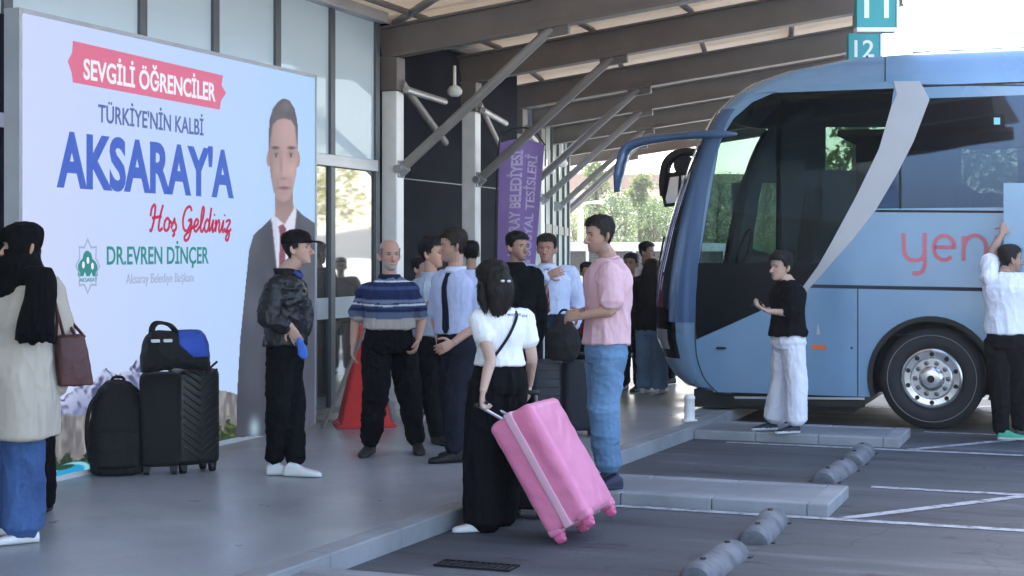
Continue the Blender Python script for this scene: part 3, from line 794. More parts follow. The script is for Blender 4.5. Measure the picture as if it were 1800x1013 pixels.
def tinted(name, tr, refl, rough=.02, gc=(.9, .95, 1)):
    m, t, b = _nodes(name)
    tp = t.nodes.new('ShaderNodeBsdfTransparent'); tp.inputs[0].default_value = (*tr, 1)
    g = t.nodes.new('ShaderNodeBsdfGlossy'); g.inputs[0].default_value = (*gc, 1); g.inputs['Roughness'].default_value = rough
    n = t.nodes.new('ShaderNodeBump'); n.inputs['Strength'].default_value = .03; n.inputs['Distance'].default_value = .04
    t.links.new(_noise(t, _coord(t, 1.), .9, 1), n.inputs['Height']); t.links.new(n.outputs[0], g.inputs['Normal'])
    fr = t.nodes.new('ShaderNodeFresnel'); fr.inputs[0].default_value = 1.38
    mr = t.nodes.new('ShaderNodeMapRange'); mr.inputs['To Min'].default_value = refl; mr.inputs['To Max'].default_value = 1.
    t.links.new(fr.outputs[0], mr.inputs[0])
    mx = t.nodes.new('ShaderNodeMixShader'); t.links.new(mr.outputs[0], mx.inputs[0])
    t.links.new(tp.outputs[0], mx.inputs[1]); t.links.new(g.outputs[0], mx.inputs[2]); t.links.new(mx.outputs[0], t.nodes['Material Output'].inputs[0])
    return m
GLF = tinted('cab_glass', (.42, .50, .50), .0, gc=(.5, .55, .6)); GLP = tinted('passenger_glass', (.24, .28, .32), .07, gc=(.30, .46, .85)); GLW = tinted('windscreen_glass', (.62, .74, .70), .06); GLB = tinted('rear_side_glass', (.58, .66, .61), .03)
bus = empty('coach_bus', (8.0, BYM, RD), 'light blue touring coach with silver swoosh and black wrapped cab, nosed up to the platform', 'bus')
def bp(px, py, y=BY0): return on(1, y, px, py)
def bl_(pts, y=BY0): return [bp(a, b, y) for a, b in pts]
ZL = np.array([.14, .20, .30, .44, .67, .90, 1.15, 1.375, 1.84, 2.2, 2.43, 2.72, 2.90, 3.04, 3.20, 3.33, 3.44, 3.53, 3.57])
XS = np.array([3.25, 3.04, 2.95, 2.90, 2.87, 2.86, 2.865, 2.88, 2.93, 2.98, 3.03, 3.11, 3.18, 3.26, 3.46, 3.74, 4.10, 4.62, 5.1])
XC = np.array([2.75, 2.55, 2.42, 2.32, 2.22, 2.20, 2.21, 2.24, 2.36, 2.48, 2.57, 2.70, 2.80, 2.90, 3.06, 3.24, 3.56, 4.05, 4.60])
HWD = np.array([1.24, 1.275, 1.275, 1.275, 1.275, 1.275, 1.275, 1.275, 1.275, 1.275, 1.275, 1.275, 1.275, 1.275, 1.275, 1.25, 1.20, 1.12, 1.0])
XR = 14.4
KS = 15.10 / 15.45
ZL = 1.58 + (ZL - 1.58) * KS; XS = 6.73 + (XS - 6.73) * KS; XC = 6.73 + (XC - 6.73) * KS
ZR = 1.58 + (3.2 - 1.58) * KS
zf_ = np.unique(np.concatenate([ZL, np.linspace(.23, 3.3, 34)]))
xs_, xc_, hw_ = (np.interp(zf_, ZL, q) for q in (XS, XC, HWD))
TT = np.sin(np.linspace(-PI / 2, PI / 2, 61))
def nose(z, off=0.):
    xs, xc, hw = (np.interp(z, ZL, q) for q in (XS, XC, HWD))
    x = xs - (xs - xc + off) * (1 - np.abs(TT) ** 2.4) ** (1 / 2.4)
    return np.stack([x, BYM + TT * (hw + off * .6), np.full(len(TT), z)], 1)
rows = [nose(z) for z in zf_]; nT = len(TT)
V = np.vstack(rows); F = []; FM = []
for i in range(len(zf_) - 1):
    zc = (zf_[i] + zf_[i + 1]) / 2
    for j in range(nT - 1):
        tc = abs((TT[j] + TT[j + 1]) / 2)
        if 1.04 < zc < 2.98 and tc < .955: continue          # windscreen opening
        F.append([i * nT + j, i * nT + j + 1, (i + 1) * nT + j + 1, (i + 1) * nT + j])
        FM.append(1 if (.55 < zc < .86 and tc < .97) or (tc < .955 and zc > .86 and zc < 1.03) else 0)
# roof behind the front shell, far side, tail and floor
k0 = len(V)
top_in = [i for i, z in enumerate(zf_) if z >= ZR - .001]
for sgn, j in ((-1, 0), (1, nT - 1)):
    base = len(V); ext = np.array([[XR, BYM + sgn * hw_[i], zf_[i]] for i in top_in]); V = np.vstack([V, ext])
    for q in range(len(top_in) - 1):
        f = [top_in[q] * nT + j, base + q, base + q + 1, top_in[q + 1] * nT + j]; F.append(f if sgn < 0 else f[::-1]); FM.append(0)
i = top_in[-1]; cap = [i * nT + j for j in range(nT)]
base = len(V); V = np.vstack([V, [[XR, BYM + hw_[-1], zf_[-1]], [XR, BYM - hw_[-1], zf_[-1]]]])
F.append(cap + [base, base + 1]); FM.append(0)
base = len(V); V = np.vstack([V, [[XR, BY0, .14], [XR, BY1, .14], [XR, BY1, 3.2], [XR, BY1 - .3, ZL[-1]], [XR, BY0 + .3, ZL[-1]], [XR, BY0, 3.2]]])
F.append([base + k for k in range(6)]); FM.append(0)
body = obj('body', V, F, [BLUE, BLACK], bus, True, fmat=FM, sharp=35)
# side walls with real window openings and a wheel arch
WX, WZ, WR = 5.245, RD + .49, .49
def side_outline(y):
    L = [(x, y, z) for x, z in zip(xs_, zf_) if .229 <= z <= ZR + .001]
    arch = [(WX + .59 * math.cos(a), y, WZ + .59 * math.sin(a)) for a in np.linspace(PI + .33, -.33, 26)]
    x2 = 11.6; arch2 = [(x2 + .59 * math.cos(a), y, WZ + .59 * math.sin(a)) for a in np.linspace(PI + .33, -.33, 26)]
    zb = arch[0][2]
    return [(L[0][0], y, zb)] + arch + arch2 + [(XR, y, zb), (XR, y, ZR)] + L[::-1]
cab = [(1262, 262), (1272, 236), (1290, 208), (1322, 180), (1366, 161), (1420, 151), (1500, 146), (1560, 145), (1572, 152), (1566, 190), (1545, 262), (1505, 345), (1462, 425), (1440, 464), (1228, 464), (1240, 390), (1252, 320)]
pas0 = [(1633, 173), (1606, 248), (1575, 308), (1540, 367)]
def pl(pts): return [tuple(p) for p in bl_(pts)]
zt, zb_ = bp(1633, 173)[2], bp(1540, 367)[2]
winx = [bp(1640, 250)[0]]
pane_x = [(None, bp(1581, 360)[0])]
P0 = pl(pas0)
pw = P0[:1] + [(13.6, BY0, zt), (13.6, BY0, zb_)] + P0[:0:-1]
n_out = side_outline(BY0)
V, F = plate([n_out, pl(cab), pw], (0, .03, 0)); obj('side_wall', V, F, BLUE, bus)
far_w = []
for a, b, c, d in ((1287, 1365, 322, 452), (1452, 1556, 224, 300), (1690, 1790, 226, 340)):
    q = [on(1, BY1, *r) for r in ((a, c), (b, c), (b, d), (a, d))]; far_w.append([tuple(p) for p in q])
k = far_w[2][1][0] + .25
while k < 13: far_w.append([(k, BY1, far_w[2][0][2]), (k + 1.2, BY1, far_w[2][0][2]), (k + 1.2, BY1, far_w[2][2][2]), (k, BY1, far_w[2][2][2])]); k += 1.45
V, F = plate([side_outline(BY1)] + far_w, (0, -.03, 0)); obj('side_wall', V, F, BLUE, bus)
for L in far_w:
    V, F = plate([[(x, BY1 - .012, z) for x, y, z in L]], (0, -.006, 0)); obj('far_window', V, F, GLB, bus)
V, F = plate([[(x, y + .008, z) for x, y, z in pl(cab)]], (0, .006, 0)); obj('cab_window', V, F, GLF, bus)
V, F = plate([[(x, y + .008, z) for x, y, z in pw]], (0, .006, 0)); obj('passenger_window', V, F, GLP, bus)
# the black wrap below the cab glass, frames inside the glass
def onside(pts, mat, name, out=.004, y=BY0, parent=None):
    P = [p - np.array([0, out, 0]) for p in bl_(pts, y)]
    V, F = plate([P], (0, out - .0008, 0)); return obj(name, V, F, mat, parent or bus)
onside([(1228, 463), (1441, 463), (1414, 512), (1345, 543), (1285, 570), (1224, 597), (1222, 540)], BLACK, 'black_wrap')
onside([(1571, 143), (1617, 143), (1632, 171), (1634, 175), (1606, 249), (1576, 308), (1541, 367), (1500, 420), (1450, 477), (1416, 515), (1411, 505), (1438, 468), (1462, 426), (1505, 346), (1545, 263), (1566, 191), (1577, 166)], SILV, 'silver_swoosh', .008)
bar = MB()
for q in ([(1364, 150), (1372, 150), (1372, 464), (1364, 464)],): bar.prism([p + np.array([0, .02, 0]) for p in bl_(q)], (0, .03, 0))
bar.prism([p + np.array([0, .02, 0]) for p in bl_([(1310, 168), (1572, 164), (1572, 172), (1310, 176)])], (0, .02, 0))
bar.build('cab_divider', BLKM, bus)
onside([(1580, 300), (1584, 293), (1584, 367), (1580, 367)], BLKM, 'window_divider', .003)
for x in (7.4, 9.0, 10.6, 12.2): MB().box((x - .02, BY0 - .003, zb_), (x + .02, BY0 + .006, zt)).build('window_divider', BLKM, bus)
# seams, grooves and trims
def seam(pts, wd=.010, name='seam', mat=SEAM, out=.003):
    P = np.array(bl_(pts))[:, [0, 2]]
    if len(P) > 2: P, _ = smoothpath(P, np.ones(len(P)), 5)
    V, F = ribbon(P, wd, np.array([1., 0, 0]), ZV, (0, BY0 - .0008, 0), out); return obj(name, V, F, mat, bus)
onside([(1416, 500), (1800, 507), (2400, 517), (2400, 525), (1800, 514), (1418, 506)], SEAM, 'belt_groove', .003)
onside([(1541, 369), (1800, 371), (2400, 374), (2400, 377), (1800, 375), (1538, 373)], BLKM, 'window_sill_trim', .005)
seam([(1508, 508), (1508, 697)]); seam([(1222, 598), (1226, 632), (1240, 668), (1266, 694)])
seam([(1556, 100), (1556, 143)], .012); seam([(1545, 606), (1556, 594), (1575, 589), (1640, 588), (1700, 590), (1716, 595), (1728, 608)], .006)
seam([(1578, 150), (1800, 150), (2400, 150)], .016); seam([(1228, 466), (1226, 500), (1223, 540), (1222, 598)], .012)
onside([(1290, 697), (1520, 699), (1520, 703), (1292, 701)], SILV, 'sill_strip', .005)
onside([(1284, 703), (1520, 705), (1520, 716), (1290, 714)], BLKM, 'lower_skirt', -.02)
V, F = plate([[p - np.array([0, .006, 0]) for p in bl_([(1427, 606), (1452, 607), (1454, 615), (1427, 614)])]], (0, .005, 0)); obj('marker_lamp', V, F, M('orange_lens', (.75, .16, .04), .3), bus)
onside([(1435, 588), (1438, 568), (1442, 588)], SILV, 'small_emblem', .004)
V, F = lathe(bp(1497, 612) - np.array([0, .006, 0]), (0, 1, 0), [(.012, 0), (.013, .004), (.012, .0052)], 12); obj('panel_lock', V, F, SEAM, bus)
onside([(1747, 207), (1758, 207), (1758, 219), (1747, 219)], M('pale_sticker', (.25, .65, .68), .5), 'window_sticker', .002)
# lettering: rounded pen strokes
PINK = M('bus_lettering_pink', (.62, .16, .20), .4, var=.04)
a = bp(1588, 460); b = bp(1588, 405); px1 = bp(1700, 460)[0] - a[0]; hx = b[2] - a[2]; sc_ = px1 / 112.
def arc(cx, cy, rx, ry, a0, a1, n=18): return [(cx + rx * math.cos(math.radians(q)), cy + ry * math.sin(math.radians(q))) for q in np.linspace(a0, a1, n)]
# in picture units: x from 1588, y up from the baseline at 460
strokes = [[(0, 52), (1, 30)] + arc(19, 22, 18, 20, 160, 270) + [(30, 3), (36, 10), (38, 22)], [(38, 52), (38, -2)] + arc(24, -6, 14, 16, 0, -90, 10) + [(16, -21)],
           [(56, 26), (88, 26)] + arc(72, 25, 18, 22, 0, 315, 30), [(106, 2), (106, 46)], [(106, 22)] + arc(126, 25, 19, 22, 165, 0, 18) + [(145, 2)], [(163, 2), (163, 46)], [(163, 58), (163, 61)]]
mb = MB()
for si_, s_ in enumerate(strokes):
    P = np.array(s_) * sc_
    V, F = ribbon(P, .038, np.array([1., 0, 0]), ZV, (a[0], BY0 - .0006, a[2]), .003 + si_ * .0004); mb.add(V, F)
mb.build('lettering', PINK, bus)
# windscreen
wz = [z for z in np.linspace(1.02, 3.0, 22)]
wr_ = [nose(z, .012) for z in wz]; keep = [j for j in range(nT) if abs(TT[j]) < .965]
Vw = np.vstack([r[keep] for r in wr_]); m_ = len(keep)
obj('windscreen', Vw, [[i * m_ + j, i * m_ + j + 1, (i + 1) * m_ + j + 1, (i + 1) * m_ + j] for i in range(len(wz) - 1) for j in range(m_ - 1)], GLW, bus, True)
# blue pillar strip on the corner of the nose, black edge to the glass
pr = []
for z in np.linspace(.9, 3.1, 30):
    q = nose(z, .016); pr.append(q)
def stripcols(t0, t1, mat, name, off, z0, z1, n=34):
    V = []; 
    cols = [j for j in range(nT) if t0 <= TT[j] <= t1]
    for z in np.linspace(z0, z1, n): V.append(nose(z, off)[cols])
    c = len(cols); V = np.vstack(V)
    return obj(name, V, [[i * c + j, i * c + j + 1, (i + 1) * c + j + 1, (i + 1) * c + j] for i in range(n - 1) for j in range(c - 1)], mat, bus, True)
stripcols(-1., -.93, BLUED, 'corner_pillar', .016, .88, 3.02); stripcols(.93, 1., BLUED, 'corner_pillar', .016, .88, 3.02)
stripcols(-.95, -.90, BLKM, 'glass_border', .013, 1.0, 2.97); stripcols(.90, .95, BLKM, 'glass_border', .013, 1.0, 2.97)
for t0, t1 in ((-.93, -.70), (.70, .93)): stripcols(t0, t1, M('headlight_glass', (.42, .44, .46), .12, .3, coat=1.), 'headlight', .012, .60, .80, 8)
stripcols(-.62, .62, BLKM, 'front_grille', .010, .36, .52, 6)
# dark innards: floor, dash, bulkheads, seats
ins = MB()
ins.box((3.3, BY0 + .06, .95), (XR - .1, BY1 - .06, 1.0)).box((4.35, BY0 + .06, 2.72), (XR - .1, BY1 - .06, 2.78)).box((XR - .2, BY0 + .06, 1.0), (XR - .15, BY1 - .06, 3.2))
ins.box((2.75, BY0 + .25, 1.0), (3.2, BY1 - .25, 1.30), 0, .08)
ins.build('cabin_shell', DARKIN, bus)
def seat_bm(x, y, z):
    m = MB(); m.obox((x, y, z + .45), np.eye(3), (.24, .23, .07), 0, .05); m.obox((x + .24, y, z + .85), (unit((.15, 0, 1)), (0, 1, 0), unit((1, 0, -.15))), (.40, .22, .06), 0, .05); m.obox((x, y, z + .2), np.eye(3), (.12, .12, .2)); return m
SEATM = M('seat_cloth', (.05, .055, .08), .9, var=.3, scale=20)
seat_bm(3.75, BY0 + .55, 1.0).build('driver_seat', SEATM, bus, smooth=True, sharp=40)
for x in np.arange(5.2, 13.2, .85):
    for y in (BY0 + .4, BY0 + .9, BY1 - .9, BY1 - .4): seat_bm(x, y, 1.0).build('seat', SEATM, bus, smooth=True, sharp=40)
V, F = tube([np.array([3.32, BY0 + .55, 1.62]) + .21 * np.array([.3 * math.sin(q), math.cos(q), .95 * math.sin(q)]) for q in np.linspace(0, 2 * PI, 25)], .016, 8)
obj('steering_wheel', V, F, BLKM, bus, True)
MB().box((4.5, BY0 + .25, 1.9), (4.9, BY0 + .28, 2.7)).build('cab_curtain', M('curtain_cloth', (.03, .032, .045), .9), bus)
# wheels
CHR = M('polished_alloy', (.62, .62, .63), .22, .85, var=.12, scale=9); HUBN = M('nut_steel', (.16, .16, .17), .4, .7, var=.2); HOLE = M('rim_hole', (.012, .012, .013), .8); TREAD = M('tyre_rubber', (.020, .020, .023), .75, var=.25, scale=8, bump=.2, bscale=50)
TWALL = M('tyre_ring', (.20, .20, .20), .7)
def wheel(x, side):
    yo = BY0 + .035 if side < 0 else BY1 - .035; A = np.array([0, float(-side), 0])   # axis points into the bus
    c = np.array([x, yo, WZ]); e = None
    prof = [(.285, .035), (.30, .012), (.34, .0), (.40, -.003), (.405, .0), (.445, .012), (.475, .04), (.49, .07), (.49, .27), (.46, .30), (.28, .30), (.284, .036)]
    V, F = lathe(c, A, prof, 64, cap=False); t = obj('wheel', V, F, TREAD, bus, True, sharp=50)
    V, F = lathe(c, A, [(.410, -.0005), (.411, -.006), (.417, -.006), (.418, .003)], 64, cap=False); obj('tyre_ring', V, F, TWALL, t, True)
    V, F = lathe(c, A, [(.286, .06), (.285, .012), (.272, .004), (.262, .012), (.255, .03), (.205, .034), (.195, .02), (.185, .012), (.120, .012), (.112, -.01), (.105, -.045), (.085, -.062), (.05, -.066), (.001, -.066)], 64)
    obj('rim', V, F, CHR, t, True, sharp=32)
    h = MB(); 
    for k in range(10):
        a = 2 * PI * (k + .5) / 10; q = c + np.array([math.cos(a) * .232, 0, math.sin(a) * .232]) + A * .031
        V, F = lathe(q, A, [(.001, -.003), (.022, -.003), (.023, .02)], 14); h.add(V, F)
    V, F = lathe(c + A * -.067, A, [(.001, -.002), (.034, -.002), (.036, .004)], 20); h.add(V, F)
    h.build('rim_holes', HOLE, t)
    for k in range(10):
        a = 2 * PI * k / 10; q = c + np.array([math.cos(a) * .152, 0, math.sin(a) * .152]) + A * .012
        V, F = lathe(q, A, [(.001, -.035), (.014, -.033), (.019, -.012), (.024, -.010), (.024, 0)], 6); obj('wheel_nut', V, F, HUBN, t)
for x in (WX, 11.6):
    wheel(x, -1); wheel(x, 1)
    for s, y in ((-1, BY0), (1, BY1)):
        a = np.linspace(PI + .33, -.33, 26); P = [(x + .59 * math.cos(q), WZ + .59 * math.sin(q)) for q in a]
        V = [(u, y - s * -.001 * 0 + (.03 if s < 0 else -.03) * 0 + (.004 if s < 0 else -.004), v_) for u, v_ in P] + [(u, y + (.62 if s < 0 else -.62), v_) for u, v_ in P]
        F = [[i, i + 1, 27 + i, 26 + i] for i in range(25)] + [list(range(26, 52))]
        obj('wheel_housing', V, F, BLKM, bus, True, sharp=50)
    # black lip round the arch
    if True:
        P2 = [(x + .575 * math.cos(q), WZ + .575 * math.sin(q)) for q in a]
        V, F = ribbon(np.array(P2), .05, np.array([1., 0, 0]), ZV, (0, BY0 - .0006, 0), .010); obj('arch_lip', V, F, BLKM, bus)
MB().box((2.9, BY0 + .12, .02), (4.5, BY1 - .12, .2)).box((6.0, BY0 + .15, .05), (10.8, BY1 - .15, .2)).build('underbody', BLKM, bus)
# mirrors
ar = [bp(1296, 236, 15.05), bp(1262, 236, 15.07), bp(1215, 238, 15.2), bp(1165, 243, 15.4), bp(1125, 250, 15.5), bp(1102, 262, 15.53), bp(1093, 285, 15.53), bp(1088, 310, 15.53), bp(1085, 338, 15.53)]
P, R = smoothpath(ar, np.array([[.015, .02], [.045, .045], [.05, .055], [.05, .06], [.05, .07], [.055, .09], [.055, .10], [.05, .10], [.025, .07]]), 5)
T, U, B = frames(P)
V, F = loft([ringpts(P[i], (np.cross(T[i], (0, 1., 0))), np.array([0, 1., 0]), R[i][0], R[i][1], 16, 2.6) for i in range(len(P))]); obj('mirror_arm', V, F, BLUED, bus, True)
fa = [bp(1222, 268, 17.38), bp(1200, 268, 17.38), bp(1182, 276, 17.38), bp(1171, 292, 17.38), bp(1167, 320, 17.38), bp(1166, 345, 17.38)]
P, R = smoothpath(fa, np.array([[.05, .06], [.05, .06], [.055, .08], [.055, .10], [.05, .11], [.03, .09]]), 5)
T, U, B = frames(P)
V, F = loft([ringpts(P[i], (np.cross(T[i], (0, 1., 0))), np.array([0, 1., 0]), R[i][0], R[i][1], 16, 2.6) for i in range(len(P))]); ma = obj('mirror_arm', V, F, BLKM, bus, True)
V, F = plate([bl_([(1178, 312), (1193, 310), (1190, 356), (1172, 358), (1170, 350)], 17.33)], (0, .05, 0)); obj('mirror_glass', V, F, M('mirror_pale', (.75, .72, .6), .12, .4), ma)
V, F = plate([bl_([(1166, 306), (1197, 300), (1198, 318), (1193, 361), (1168, 364), (1163, 345)], 17.35)], (0, .10, 0)); obj('mirror_housing', V, F, BLKM, ma)
V, F = lathe(bp(1200, 290, 17.35), (0, 1, 0), [(.001, -.02), (.09, -.02), (.12, .03), (.12, .10), (.001, .14)], 20); obj('wide_mirror', V, F, BLKM, ma, True, sharp=40)
# small blocks on the roof and the raised luggage flap
for k in range(5):
    x = bp(1613 + k * 64, 96)[0]; MB().box((x - .09, BY0 + .34, ZL[-1] + .001), (x + .09, BY0 + .6, ZL[-1] + .03), 0, .01).build('roof_block', SILV, bus)
V, F = tube([np.array([4.45, BYM, 3.4]), np.array([4.47, BYM, 3.65])], .012, 8); obj('aerial', V, F, BLKM, bus)
fl = [on(1, 14.80, a, b) for a, b in ((1764, 322), (2150, 322), (2150, 497), (1764, 497))]
V, F = plate([fl], (0, .045, 0)); hp = obj('luggage_flap', V, F, BLUE, bus)
fi = [p + np.array([dx, -.0015, dz]) for p, (dx, dz) in zip(fl, ((.03, -.03), (-.03, -.03), (-.03, .03), (.03, .03)))]
m = MB()
m.tube([fl[0] + (.3, .045, -.5), (fl[0][0] + .3, BY0 + .02, 1.2)], .02, 8); m.build('flap_arm', BLKM, hp)

# wipers and the little driver door furniture
for t0, t1 in ((18, 30), (34, 46)):
    P = [nose(z, .03)[int(j)] for z, j in zip(np.linspace(1.02, 1.75, 8), np.linspace(t1, t0, 8))]
    V, F = tube(P, .011, 6); obj('wiper', V, F, BLKM, bus, True)
MB().obox(bp(1268, 612) - np.array([0, .012, 0]), np.eye(3), (.05, .012, .012), 0, .006).build('door_handle', BLKM, bus)
# ------------------------------------------------------------------ people
SKIN = VC('skin', .55, .06, 300, .35, sss=.06)
CLOTH = VC('cloth', .92, .3, 240, .1)
LEATHER = VC('leather', .40, .3, 120, .35)
HAIR = VC('hair', .55, .9, 130, .25)
SHOE = VC('shoe', .6, .15, 200, .4)

HEADR = np.array([  # height over the chin, front, back, half width
    (-.004, .060, .030, .010), (.004, .082, .0, .026), (.020, .090, -.025, .040), (.040, .090, -.045, .052), (.070, .087, -.062, .062),
    (.100, .087, -.082, .068), (.125, .090, -.092, .072), (.150, .092, -.098, .075), (.175, .089, -.100, .076),
    (.200, .077, -.094, .070), (.218, .055, -.076, .056), (.231, .022, -.045, .032), (.236, -.004, -.02, .010)])
def head_rings(org, X, Y, Z, s=1., off=0., ztop=0., n=28):
    out = []
    for z, f, b, hw in HEADR:
        c = (f + b) / 2; k = (z / .236)
        out.append(ringpts(org + (Y * c + Z * (z + ztop * k)) * s, X, Y, (hw + off) * s, ((f - b) / 2 + off) * s, n, 2.15))
    return out
def limb(P, R, k=4, n=14):
    P, R = smoothpath(P, R, k)
    # rounded ends
    T, U, B = frames(P)
    rg = []
    r0, r1 = R[0], R[-1]
    a0, b0 = (r0[0], r0[-1]); a1, b1 = (r1[0], r1[-1])
    rg.append(ringpts(P[0] - T[0] * a0 * .45, U[0], B[0], a0 * .6, b0 * .6, n, 2))
    for i in range(len(P)):
        rg.append(ringpts(P[i], U[i], B[i], R[i][0], R[i][-1], n, 2))
    rg.append(ringpts(P[-1] + T[-1] * a1 * .45, U[-1], B[-1], a1 * .6, b1 * .6, n, 2))
    return loft(rg)
def along(P, t):
    """point a fraction t along a polyline"""
    P = np.asarray(P, float); L = np.linalg.norm(np.diff(P, axis=0), axis=1); s = t * L.sum(); i = 0
    while i < len(L) - 1 and s > L[i]: s -= L[i]; i += 1
    return P[i] + (P[i + 1] - P[i]) * (s / L[i])
def cut(P, t0, t1, m=7):
    return np.array([along(P, t) for t in np.linspace(t0, t1, m)])
def hand_shells(wr, d, nrm, thumb, curl=.45, s=1.):
    """wrist point, direction of the fingers, palm side, +1/-1 which side the thumb is on"""
    d = unit(d); nrm = unit(nrm - d * (nrm @ d)); sd = np.cross(nrm, d) * thumb
    out = []
    P = [wr - d * .02 * s, wr + d * .02 * s, wr + d * .06 * s, wr + d * .092 * s]
    rg = [ringpts(p, sd, nrm, a * s, b * s, 14, 2.6) for p, a, b in zip(P, (.024, .030, .040, .039), (.019, .017, .016, .011))]
    out.append(loft(rg))
    for k, (off, ln) in enumerate(((.031, .072), (.0105, .082), (-.0105, .076), (-.031, .060))):
        p = wr + (d * .086 + sd * off) * s; a = 0.12; pts = [p]; dirn = d + sd * off * 2.2
        for seg in (.42, .32, .26):
            a += curl; dd = unit(unit(dirn) * math.cos(a) + nrm * math.sin(a)); p = p + dd * ln * seg * s; pts.append(p)
        out.append(limb(pts, np.array([.0095, .0088, .008, .0068]) * s, 2, 8))
    p = wr + (d * .025 + sd * .028) * s; pts = [p]
    for k, (q, ln) in enumerate((((.55, .83, .1), .034), ((.85, .45, .25), .03), ((.95, .1, .35), .024))):
        p = p + unit(d * q[0] + sd * q[1] + nrm * q[2]) * ln * s; pts.append(p)
    out.append(limb(pts, np.array([.013, .0115, .010, .008]) * s, 2, 8))
    return out
# torso: fraction from hip (0) to neck base (1); half width, half depth
TOR_M = np.array([(-.20, .130, .100), (-.08, .165, .122), (.03, .170, .125), (.2, .160, .118), (.42, .152, .112), (.62, .170, .120),
                  (.76, .178, .118), (.85, .160, .100), (.91, .122, .084), (.96, .084, .072), (1.02, .064, .064)])
TOR_W = np.array([(-.20, .130, .100), (-.08, .170, .125), (.03, .168, .122), (.2, .145, .108), (.42, .122, .098), (.62, .140, .112),
                  (.76, .148, .112), (.85, .136, .090), (.91, .102, .074), (.96, .070, .062), (1.02, .053, .056)])
def tor(tab, t):
    return np.array([np.interp(t, tab[:, 0], tab[:, 1]), np.interp(t, tab[:, 0], tab[:, 2])])

def folds(V, N, amp, seed, sc=(9, 9, 5), k=1.):
    P = V * np.array(sc)
    wv = np.stack([vnoise(P * .6, seed + 1), vnoise(P * .6, seed + 2), vnoise(P * .6, seed + 3)], 1) * 1.6
    a = 1 - np.abs(2 * vnoise(P + wv, seed) - 1); b = 1 - np.abs(2 * vnoise(P * 2.3 + wv * 1.7, seed + 9) - 1)
    return V + N * ((a ** 2 * .7 + b ** 2 * .3 - .35) * amp * k)[:, None]
def tint(V, col, seed, var=.08):
    c = np.array(col)[None] * (1 + (vnoise(V * 6, seed)[:, None] - .5) * 2 * var)
    return np.clip(c, 0, 1)

